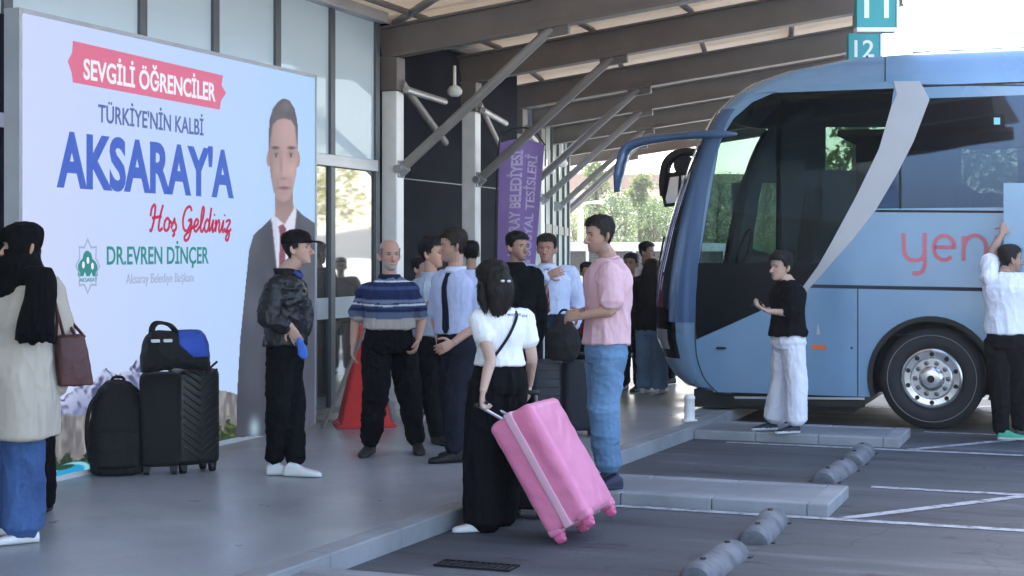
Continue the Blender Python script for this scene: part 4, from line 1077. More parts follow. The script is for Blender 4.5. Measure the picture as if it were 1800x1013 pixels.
class Person:
    """d: distance from the camera; every joint is (px, py[, further away by metres])"""
    N = 0
    def __init__(s, label, d, zf, ang, top, neck, sh, hips, fat=1., female=False, hs=1., hang=None, tilt=(0, 0), near=True, wide=1., group=None):
        Person.N += 1; s.seed = Person.N * 31
        s.d, s.zf, s.near = d, zf, near
        a = math.radians(ang); s.fw = -math.cos(a) * FV + math.sin(a) * RV; s.lf = np.cross(ZV, s.fw)
        s.J = lambda q: W(q[0], q[1], d + (q[2] if len(q) > 2 else 0.))
        s.tab = (TOR_W if female else TOR_M) * np.array([1, wide, fat]); s.fem = female
        s.neck = s.J(neck); s.hip = s.J(hips); s.shs = [s.J(q) - ZV * .018 for q in sh]
        ha = math.radians(ang if hang is None else hang); s.hy = -math.cos(ha) * FV + math.sin(ha) * RV
        hz = unit(ZV + tilt[0] * s.hy + tilt[1] * np.cross(s.hy, ZV)); s.hy = unit(s.hy - hz * (hz @ s.hy)); s.hz = hz; s.hx = np.cross(s.hy, hz)
        s.hs = hs
        s.chin = s.J(top) - s.hz * .236 * hs + s.hy * .01 * hs
        ft = W(neck[0], neck[1], d); s.base = np.array([(s.hip[0] + s.neck[0]) / 2, (s.hip[1] + s.neck[1]) / 2, zf])
        s.shells = []; s.parts = []; s.label = label; s.group = group
        s.voxel = .0042 if near else .0075
        s.arms = []; s.legs = []
    def ctr(s, t): return s.hip + (s.neck - s.hip) * t
    def front(s, t, side=0., out=.012):
        a, b = tor(s.tab, t); q = side / a
        return s.ctr(t) + s.lf * side + s.fw * ((1 - abs(q) ** 2.2) ** (1 / 2.2) * b + out)
    def t_of(s, py):
        z = CAM[2] + (HZ - py) / FPX * s.d; return (z - s.hip[2]) / (s.neck[2] - s.hip[2])
    def arm(s, i, el, wr, hand=None, nrm=None, curl=.45, thumb=1, fingers=True, hd=None):
        P = [s.shs[i], s.J(el), s.J(wr)]; s.arms.append(P)
        wd = unit(P[2] - P[1]) if hand is None else unit(s.J(hand) - P[2])
        nn = (s.ctr(.4) - P[2]) if nrm is None else nrm
        sc = .93 if s.fem else 1.
        k = .85 if s.fem else 1.
        up = [P[0] + (s.ctr(.86) - P[0]) * .55, P[0], (P[0] + P[1]) / 2, P[1], P[1] + (P[2] - P[1]) * .35, P[2]]
        s.shells.append(limb(up, np.array([.05, .052, .047, .040, .039, .026]) * k))
        if fingers: s.shells += hand_shells(P[2], wd, nn, thumb, curl, sc)
        return s
    def leg(s, kn, an, hipside, foot=None):
        H = s.ctr(-.05) + s.lf * hipside
        P = [H, s.J(kn), s.J(an)]; s.legs.append(P)
        s.shells.append(limb(P, np.array([.07, .050, .036])))
        return s
    def build(s, skin=(.42, .26, .18), beard=0., brow=(.03, .02, .015), extra=None, beardcol=(.08, .06, .05)):
        tb = s.tab
        rg = []
        for t in (-.16, -.05, .1, .3, .5, .7, .82, .9, .96, 1.03):
            a, b = tor(tb, t) * (.84 if t < .9 else .95); rg.append(ringpts(s.ctr(t), s.lf, s.fw, a, b, 20))
        s.shells.append(loft(rg))
        o, X, Y, Z, h = s.chin, s.hx, s.hy, s.hz, s.hs
        s.shells.append(limb([s.ctr(.93), s.ctr(1.02), o + (Y * -.012 + Z * .03) * h, o + (Y * -.015 + Z * .09) * h],
                             np.array([.064, .056, .056, .055]) * (.86 if s.fem else 1)))
        s.shells.append(loft(head_rings(o, X, Y, Z, h)))
        L = lambda x, y, z: o + (X * x + Y * y + Z * z) * h
        s.shells.append(limb([L(0, .082, .122), L(0, .100, .095), L(0, .112, .076), L(0, .092, .070)], np.array([.008, .010, .014, .012]) * h, 3, 10))
        for q in (-1, 1):
            s.shells.append(limb([L(q * .073, -.012, .075), L(q * .082, -.018, .10), L(q * .084, -.022, .128)], np.array([[.008, .014], [.009, .020], [.007, .015]]) * h, 3, 10))
            s.shells.append(limb([L(q * .010, .098, .072), L(q * .017, .096, .071)], np.array([.009, .008]) * h, 2, 8))
        V, N, F = remesh(s.shells, s.voxel, 2)
        q = (V - o) / h; hx_, hy_, hz_ = q @ X, q @ Y, q @ Z
        ish = (hz_ > -.03) & (hz_ < .3) & (np.abs(hx_) < .12) & (np.abs(hy_) < .16)
        fr = ish & (hy_ > .03)
        def g(x, z, sx, sz): return np.exp(-((np.abs(hx_) - x) / sx) ** 2 - ((hz_ - z) / sz) ** 2) * fr
        dsp = -.009 * g(.031, .116, .014, .010) + .005 * g(.028, .136, .022, .007) + .004 * g(0, .047, .022, .006) + .004 * g(0, .036, .018, .005) \
              - .003 * g(0, .0415, .022, .0025) + .004 * g(.045, .085, .016, .016) + .005 * g(0, .010, .02, .012) - .003 * g(0, .026, .02, .005)
        V = V + Y * dsp[:, None] * h
        C = tint(V, skin, s.seed, .06)
        def blend(col, k):
            k = np.clip(k, 0, 1)[:, None]; C[:] = C * (1 - k) + np.array(col) * k
        red = np.array(skin) * np.array([1.12, .86, .82])
        blend(red, .6 * g(.045, .08, .025, .022)); blend(red, .7 * g(0, .078, .014, .014))
        if beard:
            k = ((hz_ < .062 + .55 * np.clip(np.abs(hx_) - .03, 0, 1)) & (hz_ > -.012) & (hy_ > -.03) & ish).astype(float)
            k *= 1 - np.clip(g(0, .042, .024, .006) * 1.4, 0, 1); kk = np.clip((.066 + .55 * np.clip(np.abs(hx_) - .03, 0, 1) - hz_) / .022, 0, 1) * k; blend(beardcol, beard * kk * (.6 + .7 * vnoise(V * 140, 3)))
        blend((.36, .15, .13), .75 * (g(0, .0415, .022, .0075) > .4))
        if brow is not None: blend(brow, .9 * (g(.030, .1375 , .020, .0045) > .45))
        ey = g(.031, .116, .012, .0052)
        blend((.55, .52, .5), .8 * (ey > .4)); blend((.02, .012, .01), .95 * (g(.031, .116, .0055, .0055) > .38)); blend((.03, .02, .015), .8 * (g(.031, .1215, .014, .0018) > .4))
        blend(np.array(skin) * .35, .8 * (g(.009, .067, .005, .003) > .4))
        if extra: extra(s, V, C, q)
        s.o = obj('person', V, F, SKIN, None, True, s.base, C)
        tag(s.o, s.label, 'person', s.group)
        return s
    def part(s, name, VF, col, mat=CLOTH, seed=None, label=None, var=.06, smooth=True):
        V, F = VF[0], VF[-1]
        V = np.asarray(V)
        c = col(V) if callable(col) else tint(V, col, seed or s.seed, var)
        p = obj(name, V, F, mat, s.o, smooth, None, c)
        if label: p['label'] = label
        return p
    def garment(s, name, shells, col, amp=.008, voxel=None, mat=CLOTH, sc=(9, 9, 5), fx=None, label=None, var=.06, smooth=2):
        V, N, F = remesh(shells, voxel or (.008 if s.near else .011), smooth)
        V = folds(V, N, amp * 1.5, s.seed + len(s.parts) * 5, sc); V = folds(V, N, amp * .35, s.seed + 3, tuple(3 * q for q in sc)); s.parts.append(name)
        if fx is not None: V = fx(V, N)
        return s.part(name, (V, F), col, mat, label=label, var=var)
    def shirt(s, name, col, hem, sleeve=.5, ease=.016, slv=(.070, .062), flare=0., amp=.010, mat=CLOTH, top=.985, bell=None, **k):
        """hem: picture row of the lower edge; sleeve: how far down the arm it reaches (1 = wrist)"""
        th = s.t_of(hem); sh = []
        ts = np.linspace(th, .84, 12).tolist() + [.88, .92, .955, top]
        rg = []
        for t in ts:
            a, b = tor(s.tab, max(t, -.08)) + ease * np.interp(t, [.84, .97], [1, .5])
            if t < 0: a += flare * (-t); b += flare * (-t) * .7
            if bell is not None: a += bell(t); b += bell(t) * .8
            rg.append(ringpts(s.ctr(t), s.lf, s.fw, a, b, 24))
        sh.append(loft(rg))
        for P in s.arms:
            if sleeve <= 0: continue
            Q = cut(P, 0, sleeve, 6); Q = np.vstack([P[0] + (s.ctr(.84) - P[0]) * .6, Q])
            r = np.concatenate([[min(.068, slv[0])], np.interp(np.linspace(0, 1, 6), [0, .35, 1], [min(.066, slv[0]), slv[0], slv[1]])])
            sh.append(limb(Q, r))
        return s.garment(name, sh, col, amp, mat=mat, **k)
    def trousers(s, col, waist, r=(.098, .075, .058), amp=.012, name='trousers', ease=.006, sc=(10, 10, 6), mat=CLOTH, end=1.0, **k):
        tw = s.t_of(waist); sh = []; rg = []
        for t in np.linspace(tw, -.17, 6):
            a, b = tor(s.tab, max(t, -.08)) + np.interp(t, [-.10, tw], [ease, -.010])
            if t < -.1: a *= .9; b *= .92
            rg.append(ringpts(s.ctr(t), s.lf, s.fw, a, b, 24))
        sh.append(loft(rg))
        for P in s.legs:
            Q = cut(P, 0, end, 9); tt = np.linspace(0, end, 9)
            sh.append(limb(Q, np.interp(tt, [0, .5, 1], r), 2))
        return s.garment(name, sh, col, amp, mat=mat, sc=sc, **k)
    def shoe(s, an, ang, col, sole=None, L=.27, zf=None, lift=0., name='shoe', heel=0., hi=1.):
        """an: picture point of the ankle; ang: where the toe points (degrees as for the body)"""
        p = s.J(an); a = math.radians(ang); d = -math.cos(a) * FV + math.sin(a) * RV; sd = np.cross(ZV, d)
        z0 = (s.zf if zf is None else zf) + .001; k = L / .27
        c = np.array([p[0], p[1], z0])
        rg = []
        for x, ww, hh in ((-.072, .018, .05), (-.062, .030, .075), (-.03, .036, .10 * hi), (.02, .040, .088 * hi), (.07, .045, .062), (.12, .047, .048), (.165, .040, .040), (.185, .026, .032), (.193, .012, .02)):
            h_ = hh / 2 * k
            rg.append(ringpts(c + d * x * k + ZV * (h_ + lift), sd, ZV, ww * k, h_, 16, 2.8))
        V, N, F = remesh([loft(rg)], .006, 2)
        V[:, 2] = np.maximum(V[:, 2], z0)
        zz = V[:, 2] - z0
        def cf(V):
            c_ = tint(V, col, s.seed, .06)
            if sole is not None:
                c_[zz < .026] = sole
            return c_
        return s.part(name, (V, F), cf, SHOE)
    def hair(s, col=(.012, .010, .009), line=.186, back=.03, off=.010, vol=0., amp=.005, front=None, name='hair', top=9.):
        o, X, Y, Z, h = s.chin, s.hx, s.hy, s.hz, s.hs
        V, N, F = remesh([loft(head_rings(o, X, Y, Z, h, off, .012 + vol, 32))], .006, 1)
        q = (V - o) / h; x, y, z = q @ X, q @ Y, q @ Z
        ym = np.where(z > line, .2, np.where(z > .118, .030 + .045 * np.clip((z - .15) / .04, 0, 1), np.where(z > .085, -.002, np.where(z > back, -.035, -.5))))
        keep = np.clip((ym + .004 * (vnoise(V * 90, 5) - .5) * 2 - y) / .012 + .5, 0, 1)
        keep = keep * np.clip((top - z) / .015 + .5, 0, 1)
        V = folds(V, N, amp * 1.8, s.seed, (34, 34, 20))
        axis = o + Y * -.005 * h + Z * (z * h)[:, None]
        V = axis + (V - axis) * (.58 + .42 * keep)[:, None] - Z * (.02 * (1 - keep) * (z > .18))[:, None]
        crown = o + (Z * .225 - Y * .03) * h
        return s.strands(name, V, N, F, col, np.flatnonzero(keep > .95), crown, Z, 700 if s.near else 250, .034 * h)
    def strands(s, name, V, N, F, col, ids, crown, Z, n, L, w=.0022, down=.45, lift=.10):
        """the hair's volume with loose blades of hair laid over it"""
        r = np.random.default_rng(s.seed); ids = r.choice(ids, min(n, len(ids)), replace=False)
        p = V[ids]; nn = N[ids]; d = p - crown; d /= np.maximum(1e-6, np.linalg.norm(d, axis=1))[:, None]
        d = d * (1 - down) - Z * down + r.normal(0, .16, d.shape); d -= nn * np.sum(d * nn, 1)[:, None]; d /= np.maximum(1e-6, np.linalg.norm(d, axis=1))[:, None]
        sd = np.cross(nn, d); l = L * r.uniform(.6, 1.3, len(p))[:, None]
        a = p + nn * .001 - d * l * .3; b_ = p + nn * .0035 + d * l * .2; c = p + d * l * .75 + nn * l * (lift * r.uniform(-.3, 1.4, len(p))[:, None])
        BV = np.concatenate([a, b_ - sd * w, b_ + sd * w, c]); m = len(p); k = len(V) + np.arange(m)
        BF = np.stack([k, k + m, k + 3 * m, k + 2 * m], 1)
        V2 = np.vstack([V, BV]); cc = tint(V2, col, s.seed, .2); g = r.uniform(.5, 2.4, m)[:, None]
        cc[len(V):] = np.tile(np.array(col)[None] * g, (4, 1))
        FF = np.vstack([F, BF]) if isinstance(F, np.ndarray) else F + BF.tolist()
        return s.part(name, (V2, FF), lambda _: cc, HAIR)
    def tie(s, col, t1=.18, wdt=.036, colf=None, lean=0.):
        pts = []; R = []
        for k, t in enumerate(np.linspace(.955, t1, 14)):
            pts.append(s.front(min(t, .9), lean * (1 - t), .026) if t < .9 else s.front(.9, 0, .026) + (s.ctr(t) - s.ctr(.9)) - s.fw * (t - .9) * .5)
            R.append((.020 + (wdt - .020) * (k / 13) if k < 13 else .012))
        R[0] = .024; R[1] = .017
        rg = [ringpts(p, s.lf, s.fw, r, .006, 12, 3) for p, r in zip(pts, R)]
        V, F = loft(rg)
        V2 = [];
        return s.part('tie', (V, F), colf or col, CLOTH)
    def collar(s, col, r=.066, h_=.035):
        P = []
        c = s.ctr(1.0)
        rg = []
        for k, (dz, rr) in enumerate(((-.012, 1.12), (.010, 1.08), (.026, 1.0), (.022, 1.13), (0., 1.25), (-.014, 1.3))):
            rg.append(ringpts(c + ZV * dz + s.fw * (-.005 - dz * .3 + (.012 if k > 3 else 0)), s.lf, s.fw, r * rr, r * rr * 1.02, 20, 2))
        V = np.vstack(rg); n = 20
        F = [[i * n + j, i * n + (j + 1) % n, (i + 1) * n + (j + 1) % n, (i + 1) * n + j] for i in range(5) for j in range(n)]
        return s.part('collar', (V, F), col, CLOTH)
    def line(s, name, pts, r, col, mat=CLOTH, n=8, k=4):
        P, R = smoothpath(pts, np.full(len(pts), r) if np.isscalar(r) else r, k)
        V, F = tube(P, R[:, 0], n); return s.part(name, (V, F), col, mat)
# ------------------------------------------------------------------ luggage and things standing on the platform
def shellmat(name, col, rough=.45, ribs=None, bump=.3, sc=60):
    return M(name, col, rough, var=.18, scale=6, bump=bump, bscale=sc)
def frame_at(c, ang):
    """upright axes turned by ang degrees in plan: 0 = face towards the camera"""
    a = math.radians(ang); n = -math.cos(a) * FV + math.sin(a) * RV; s = np.cross(ZV, n); return s, n
CBLK = shellmat('black_case_shell', (.008, .008, .009), .4); CBLK2 = shellmat('black_case_fabric', (.006, .006, .007), .8, bump=.5, sc=200)
CGREY = shellmat('slate_case_shell', (.040, .046, .060), .45); CNAVY = shellmat('navy_case_fabric', (.012, .014, .022), .75, bump=.5, sc=180)
HND = M('handle_aluminium', (.72, .72, .74), .3, .6, var=.05); WHEELM = M('castor_rubber', (.012, .012, .013), .6)
def case(label, base, X, Y, Z, wd, dp, ht, mat, wheelmat=WHEELM, ribs=None, rails=None, ribside=None, hmat=HND, name='suitcase', grp=None, bev=.045, cover=False, wheelr=.028, railspos=-.6):
    """base: middle of the underside of the wheels; X width, Y thickness (front is +Y), Z length"""
    X, Y, Z = unit(X), unit(Y), unit(Z); base = np.asarray(base)
    e = empty(name, base, label, 'suitcase', grp)
    lift = wheelr * 2.0; c = base + Z * (lift + ht / 2)
    if not cover:
        MB().obox(c, (X, Y, Z), (wd / 2, dp / 2, ht / 2), 0, bev).build('shell', mat, e, smooth=True, sharp=60)
    if ribs == 'flat':
        m = MB()
        for k in range(6): m.obox(c + X * (k - 2.5) * wd * .145 + Y * (dp / 2 + .003), (X, Y, Z), (.012, .006, ht * .40), 0, .004)
        m.build('ribs', mat, e, smooth=True, sharp=50)
    if ribs == 'bars':
        m = MB()
        for k in range(7): m.obox(c + Z * (k - 3) * ht * .12 + Y * (dp / 2 + .003), (X, Y, Z), (wd * .38, .006, .010), 0, .004)
        m.build('ribs', mat, e, smooth=True, sharp=50)
    if ribs == 'diagonal':
        m = MB(); lim = wd * .40
        for k in range(12):
            z = (k - 5.5) * ht * .078
            for s in (-1, 1):
                d = unit(X * s + Z * .75); L = lim / (d @ X * s)
                m.obox(c + Z * (z + .0) + d * L / 2 + Y * (dp / 2 + .003), (d, Y, np.cross(d, Y)), (L / 2, .006, .008), 0, .004)
        m.build('ribs', mat, e, smooth=True, sharp=50)
    if rails:
        m = MB(); t = base + Z * (lift + ht) + Y * dp * railspos * .5
        for s in (-1, 1): m.tube([t + X * s * wd * .22 - Z * .02, t + X * s * wd * .22 + Z * rails], .009, 8)
        m.build('handle_rails', hmat, e, smooth=True, sharp=50)
        MB().obox(t + Z * rails, (X, Y, Z), (wd * .26, .014, .013), 0, .01).build('handle_grip', WHEELM, e, smooth=True, sharp=50)
    for sx in (-1, 1):
        for sy in (-1, 1):
            p = base + X * sx * (wd / 2 - .05) + Y * sy * (dp / 2 - .045) + Z * wheelr
            V, F = lathe(p - X * .022, X, [(.006, 0), (wheelr, .004), (wheelr, .040), (.006, .044)], 16); wv = obj('castor', V, F, wheelmat, e, True, sharp=40)
            MB().obox(p + Z * wheelr * .9, (X, Y, Z), (.026, .022, wheelr * .7), 0, .006).build('castor_fork', wheelmat, wv)
    return e, c
# the two black cases and the bags by the screen
pz = on(2, 0, 300, 837)
s, n = frame_at(0, 38)
b = on(2, 0, 332, 832); case('black ribbed suitcase under the blue duffel bag, with diagonal ribs', b + (-.03, .10, 0), s, n, ZV, .33, .24, .69, CBLK, ribs='diagonal', grp='black suitcases by the video wall')
b = on(2, 0, 272, 836); s2, n2 = frame_at(0, 12); case('plain black suitcase between the backpack and the ribbed suitcase', b + (-.02, .10, 0), s2, n2, ZV, .29, .22, .67, CBLK2, rails=.02, grp='black suitcases by the video wall', hmat=CBLK)
DUFB = shellmat('duffel_black', (.006, .006, .007), .85, bump=.5, sc=200); DUFBL = shellmat('duffel_blue', (.025, .075, .40), .75, bump=.5, sc=200); TAG_ = M('pale_tag', (.6, .6, .62), .5)
dz = .752; dc = W(308, 612, 10.72); dc[2] = dz
de = empty('duffel_bag', dc, 'black and bright blue duffel bag lying on top of the two black suitcases', 'duffel bag')
s3, n3 = frame_at(0, 25); d3 = s3
def duf(off=0., u0=-1., u1=1., n=16, L=.235):
    rg = []
    for u in np.linspace(u0, u1, n):
        k = (1 - abs(u) ** 5) ** (1 / 3.2) if abs(u) < 1 else .35
        k = max(k, .35); sag = 1 - .12 * math.cos(u * 2.2)
        rg.append(ringpts(dc + d3 * u * L + ZV * (.148 * k + .003), n3, ZV, (.135 * k + off) , (.148 * k + off) * sag, 24, 2.6))
    return loft(rg)
V, N, F = remesh([duf()], .008, 2); V = folds(V, N, .012, 91, (12, 12, 9)); V[:, 2] = np.maximum(V[:, 2], dz + .001); obj('bag_body', V, F, DUFB, de, True)
V, N, F = remesh([duf(.004, .0, .93)], .008, 2); V = folds(V, N, .012, 91, (12, 12, 9))
up = V[:, 2] - dz; k = ((V - dc) @ d3); side = (V - dc) @ n3
pull = (up < .10 + .09 * np.clip((.10 - k) / .10, 0, 1))
cc = dc + ZV * .14 + np.outer(k, d3); V = np.where(pull[:, None], cc + (V - cc) * .86, V); obj('blue_panel', V, F, DUFBL, de, True)
for sg in (-.05, .05):
    P = [dc + d3 * u + n3 * (sg + .03) + ZV * z for u, z in ((-.17, .24), (-.165, .31), (-.13, .345), (-.05, .33), (.0, .28))]; P, _ = smoothpath(P, np.ones(len(P)), 5)
    V, F = tube(P, .012, 8); obj('carry_handle', V, F, DUFB, de, True)
for u in (-.165, -.08):
    c_ = dc + d3 * u + n3 * .130 + ZV * .225; MB().obox(c_, (d3, n3, unit(ZV - n3 * .5)), (.03, .012, .012), 0, .006).build('pale_tag', TAG_, de)
# backpack
bb = on(2, 0, 200, 838) + (-.05, .12, 0); be = empty('backpack', bb, 'tall black backpack standing on the floor beside the black suitcases', 'backpack')
s4, n4 = frame_at(0, 15)
rg = []
for z, a_, b_ in ((.0, .14, .09), (.02, .185, .125), (.15, .20, .15), (.35, .195, .15), (.50, .175, .135), (.60, .135, .11), (.655, .08, .07), (.668, .03, .03)):
    rg.append(ringpts(bb + ZV * (z + .002) + n4 * (.02 - z * .05), s4, n4, a_, b_, 24, 2.8))
V, N, F = remesh([loft(rg)], .008, 2); V = folds(V, N, .016, 41, (8, 8, 6)); V[:, 2] = np.maximum(V[:, 2], .001); obj('pack_body', V, F, DUFB, be, True)
rg = [ringpts(bb + ZV * z + n4 * .135, s4, n4, a_, b_, 20, 3) for z, a_, b_ in ((.06, .10, .02), (.075, .145, .05), (.2, .15, .06), (.31, .14, .045), (.33, .10, .02))]
V, N, F = remesh([loft(rg)], .008, 2); V = folds(V, N, .008, 47, (12, 12, 9)); obj('front_pocket', V, F, CBLK2, be, True)
for sx in (-1, 1):
    P, _ = smoothpath([bb + s4 * sx * .10 + n4 * .05 + ZV * .62, bb + s4 * sx * .19 + n4 * .10 + ZV * .5, bb + s4 * sx * .215 + n4 * .10 + ZV * .3, bb + s4 * sx * .19 + n4 * .06 + ZV * .1], np.ones(4), 6)
    V, F = tube(P, .016, 8); obj('strap', V, F, CBLK2, be, True)
P, _ = smoothpath([bb + s4 * -.05 + ZV * .65, bb + s4 * -.03 + ZV * .69, bb + s4 * .03 + ZV * .69, bb + s4 * .05 + ZV * .65], np.ones(4), 5); V, F = tube(P, .011, 8); obj('grab_loop', V, F, CBLK2, be, True)
# the pink covered case, tilted on two wheels
def pinkmat():
    m, t, b = _nodes('pink_cover')
    co = _coord(t, 1.); n = _noise(t, co, 2.2, 5)
    t.links.new(_ramp(t, n, [(.3, (.62, .155, .29)), (.7, (.74, .22, .38))]), b.inputs['Base Color'])
    b.inputs['Roughness'].default_value = .38; b.inputs['Sheen Weight'].default_value = .2
    _bump(t, b, _noise(t, co, 14, 5, .65), .45, .015); return m
PKM = pinkmat(); PKZ = M('pink_zip_band', (.66, .36, .46), .45, var=.08, bump=.3, bscale=200); PKW = M('pink_castor', (.60, .12, .25), .4)
dpk = 8.92; kq = dpk / FPX
Xp = unit(FV * .92 + RV * .38); Zp = unit(RV * -105 + ZV * 185 + FV * 105 * .38 / .92); Yp = np.cross(Zp, Xp)
if Yp @ RV < 0: Yp = -Yp
Lp, Tp, Wp = .735, .305, .50
cor = W(962, 946, dpk)           # lower back corner of the near narrow face
cen = cor + Zp * Lp / 2 + Yp * Tp / 2 + Xp * Wp / 2
pe = empty('suitcase', np.array([cen[0], cen[1], RD]), 'large pink covered suitcase tilted on its wheels behind the woman in white', 'suitcase')
m = MB(); m.obox(cen, (Xp, Yp, Zp), (Wp / 2, Tp / 2, Lp / 2), 0, .042)
V, N, F = remesh([(m.V, m.F)], .011, 2)
q = V - cen; u_, v_, w_ = q @ Xp, q @ Yp, q @ Zp
V = V + N * ((.0022 * np.sin((w_ + v_ * 1.2 + .35 * vnoise(V * 5, 3)) * 40) * vnoise(V * 4, 8) + .005 * (vnoise(V * 11, 4) - .5)))[:, None]
obj('fabric_cover', V, F, PKM, pe, True)
m = MB(); m.obox(cen, (Xp, Yp, Zp), (Wp / 2 + .007, .026, Lp / 2 + .007), 0, .008); m.build('zip_band', PKZ, pe, smooth=True, sharp=50)
for sx in (-1, 1):
    for sy in (-1, 1):
        p = cen - Zp * (Lp / 2 + .035) + Xp * sx * (Wp / 2 - .055) + Yp * sy * (Tp / 2 - .05)
        V, F = lathe(p - Yp * .03, Yp, [(.008, 0), (.030, .006), (.034, .02), (.034, .04), (.030, .054), (.008, .06)], 18); wv = obj('castor', V, F, PKW, pe, True, sharp=45)
        MB().obox(p + Zp * .022, (Xp, Yp, Zp), (.022, .036, .030), 0, .012).build('castor_fork', PKW, wv, smooth=True, sharp=50)
        MB().obox(p + Zp * .05, (Xp, Yp, Zp), (.045, .045, .03), 0, .02).build('corner_guard', PKM, wv, smooth=True, sharp=50)
htop = W(847, 711, 9.16)
hb = cen + Zp * (Lp / 2 - .02) - Yp * (Tp / 2 - .06)
hw = []
for sx in (-1, 1):
    a_ = hb + Xp * sx * .075; b_ = htop + Xp * sx * .075 * .8
    V, F = tube([a_, b_], .010, 10); obj('handle_rail', V, F, HND, pe, True, sharp=50)
V, F = limb([htop - Xp * .085, htop, htop + Xp * .085], np.array([.014, .016, .014])) if 'limb' in globals() else tube([htop - Xp * .085, htop + Xp * .085], .016, 10)
obj('handle_grip', V, F, WHEELM, pe, True)
# small black case pulled by the other hand, hidden behind the pink one
b = on(2, RD, 930, 909); s5, n5 = frame_at(0, -20)
Zs = unit(ZV * 1 + RV * -.03 + FV * .05); rz = W(929, 690, 9.55)
ce, c5 = case('small black suitcase half hidden behind the pink one', b, s5, n5, Zs, .30, .20, .50, CBLK2, name='suitcase')
top5 = b + Zs * .55 - n5 * .04
m = MB()
for sx in (-1, 1): m.tube([top5 + s5 * sx * .06, rz + s5 * sx * .05], .009, 8)
m.build('handle_rails', HND, ce); V, F = tube([rz - s5 * .07, rz + s5 * .07], .015, 10); obj('handle_grip', V, F, WHEELM, ce, True)
# cases in the middle of the group
b = on(2, 0, 966, 764); s6, n6 = frame_at(0, -6)
case('slate grey hard suitcase with cross ribs and raised handle', b, s6, n6, ZV, .27, .24, .60, CGREY, ribs='bars', rails=.27, railspos=-.8)
b = on(2, 0, 1020, 767); s7, n7 = frame_at(0, 8)
case('dark navy soft suitcase behind the legs of the man in jeans', b, s7, n7, ZV, .30, .24, .60, CNAVY, rails=.05)
bk = W(990, 600, 13.05); bk[2] = .665
be2 = empty('hand_bag', bk, 'round black bag resting on the suitcases under the hands of the man in pink', 'bag')
rg = [ringpts(bk + ZV * z, RV, FV, a_, b_, 20, 2.3) for z, a_, b_ in ((.0, .08, .06), (.03, .125, .09), (.14, .15, .11), (.24, .135, .10), (.32, .08, .06), (.345, .03, .03))]
V, N, F = remesh([loft(rg)], .009, 2); V = folds(V, N, .014, 77, (9, 9, 8)); obj('bag_body', V, F, DUFB, be2, True)
P, _ = smoothpath([bk + RV * -.06 + ZV * .32, bk + RV * -.02 + ZV * .42, bk + RV * .04 + ZV * .42, bk + RV * .07 + ZV * .32], np.ones(4), 5); V, F = tube(P, .010, 8); obj('bag_strap', V, F, CBLK2, be2, True)
# red warning pyramid with a yellow triangle, grey folding stand behind it
RED = M('red_sign_plastic', (.62, .020, .018), .4, var=.1, scale=4); YEL = M('yellow_sticker', (.80, .50, .03), .5); SGB = M('sticker_black', (.015, .015, .015), .6)
rp = on(2, 0, 640, 748); re_ = empty('warning_cone', rp, 'tall red plastic warning pyramid with a yellow sticker behind the bald man', 'warning cone')
hgt = .93; sR, nR = frame_at(0, 12)
lv = []
for z, h_ in ((.0, .27), (.035, .265), (.036, .225), (.5, .125), (.86, .055), (hgt, .035)):
    lv.append([rp + ZV * z + sR * a_ * h_ + nR * b_ * h_ for a_, b_ in ((-1, 1), (1, 1), (1, -1), (-1, -1))])
V = np.vstack(lv); F = [[i * 4 + j, i * 4 + (j + 1) % 4, i * 4 + 4 + (j + 1) % 4, i * 4 + 4 + j] for i in range(5) for j in range(4)] + [[3, 2, 1, 0], [20, 21, 22, 23]]
bm = bmesh.new(); vs = [bm.verts.new(p) for p in V]; [bm.faces.new([vs[i] for i in f]) for f in F]
bmesh.ops.recalc_face_normals(bm, faces=bm.faces); bmesh.ops.bevel(bm, geom=list(bm.edges), offset=.012, segments=2, affect='EDGES'); bm.verts.index_update()
obj('cone_body', [tuple(q.co) for q in bm.verts], [[q.index for q in f.verts] for f in bm.faces], RED, re_); bm.free()
fu = lambda u, z: rp + ZV * z + sR * u + nR * (.225 - (z - .036) * .2155 + .004)
P = [fu(.035, .14), fu(.155, .14), fu(.095, .30)]; V, F = plate([P], nR * -.003); obj('triangle_sticker', V, F, YEL, re_)
P = [fu(.088, .17) + nR * .0015, fu(.102, .17) + nR * .0015, fu(.102, .245) + nR * .0015, fu(.088, .245) + nR * .0015]; V, F = plate([P], nR * -.001); obj('sticker_mark', V, F, SGB, re_)
V, F = tube([rp + ZV * (hgt - .01), rp + ZV * (hgt + .05)], .03, 12); obj('cone_grip', V, F, RED, re_, True, sharp=50)
st_ = empty('folding_stand', on(2, 0, 626, 752), 'grey folding stand with splayed legs behind the red pyramid', 'stand')
tp = W(650, 560, 13.6)
for q, dd in (((568, 757), 13.72), ((690, 748), 14.0)):
    g_ = on(2, .0, *q); V, F = tube([g_ + ZV * .012, tp + (g_ - tp) * .08], .016, 10); obj('leg', V, F, STEEL2, st_, True, sharp=50)
V, F = tube([tp + RV * -.12, tp + RV * .12], .016, 10); obj('cross_bar', V, F, STEEL2, st_, True, sharp=50)
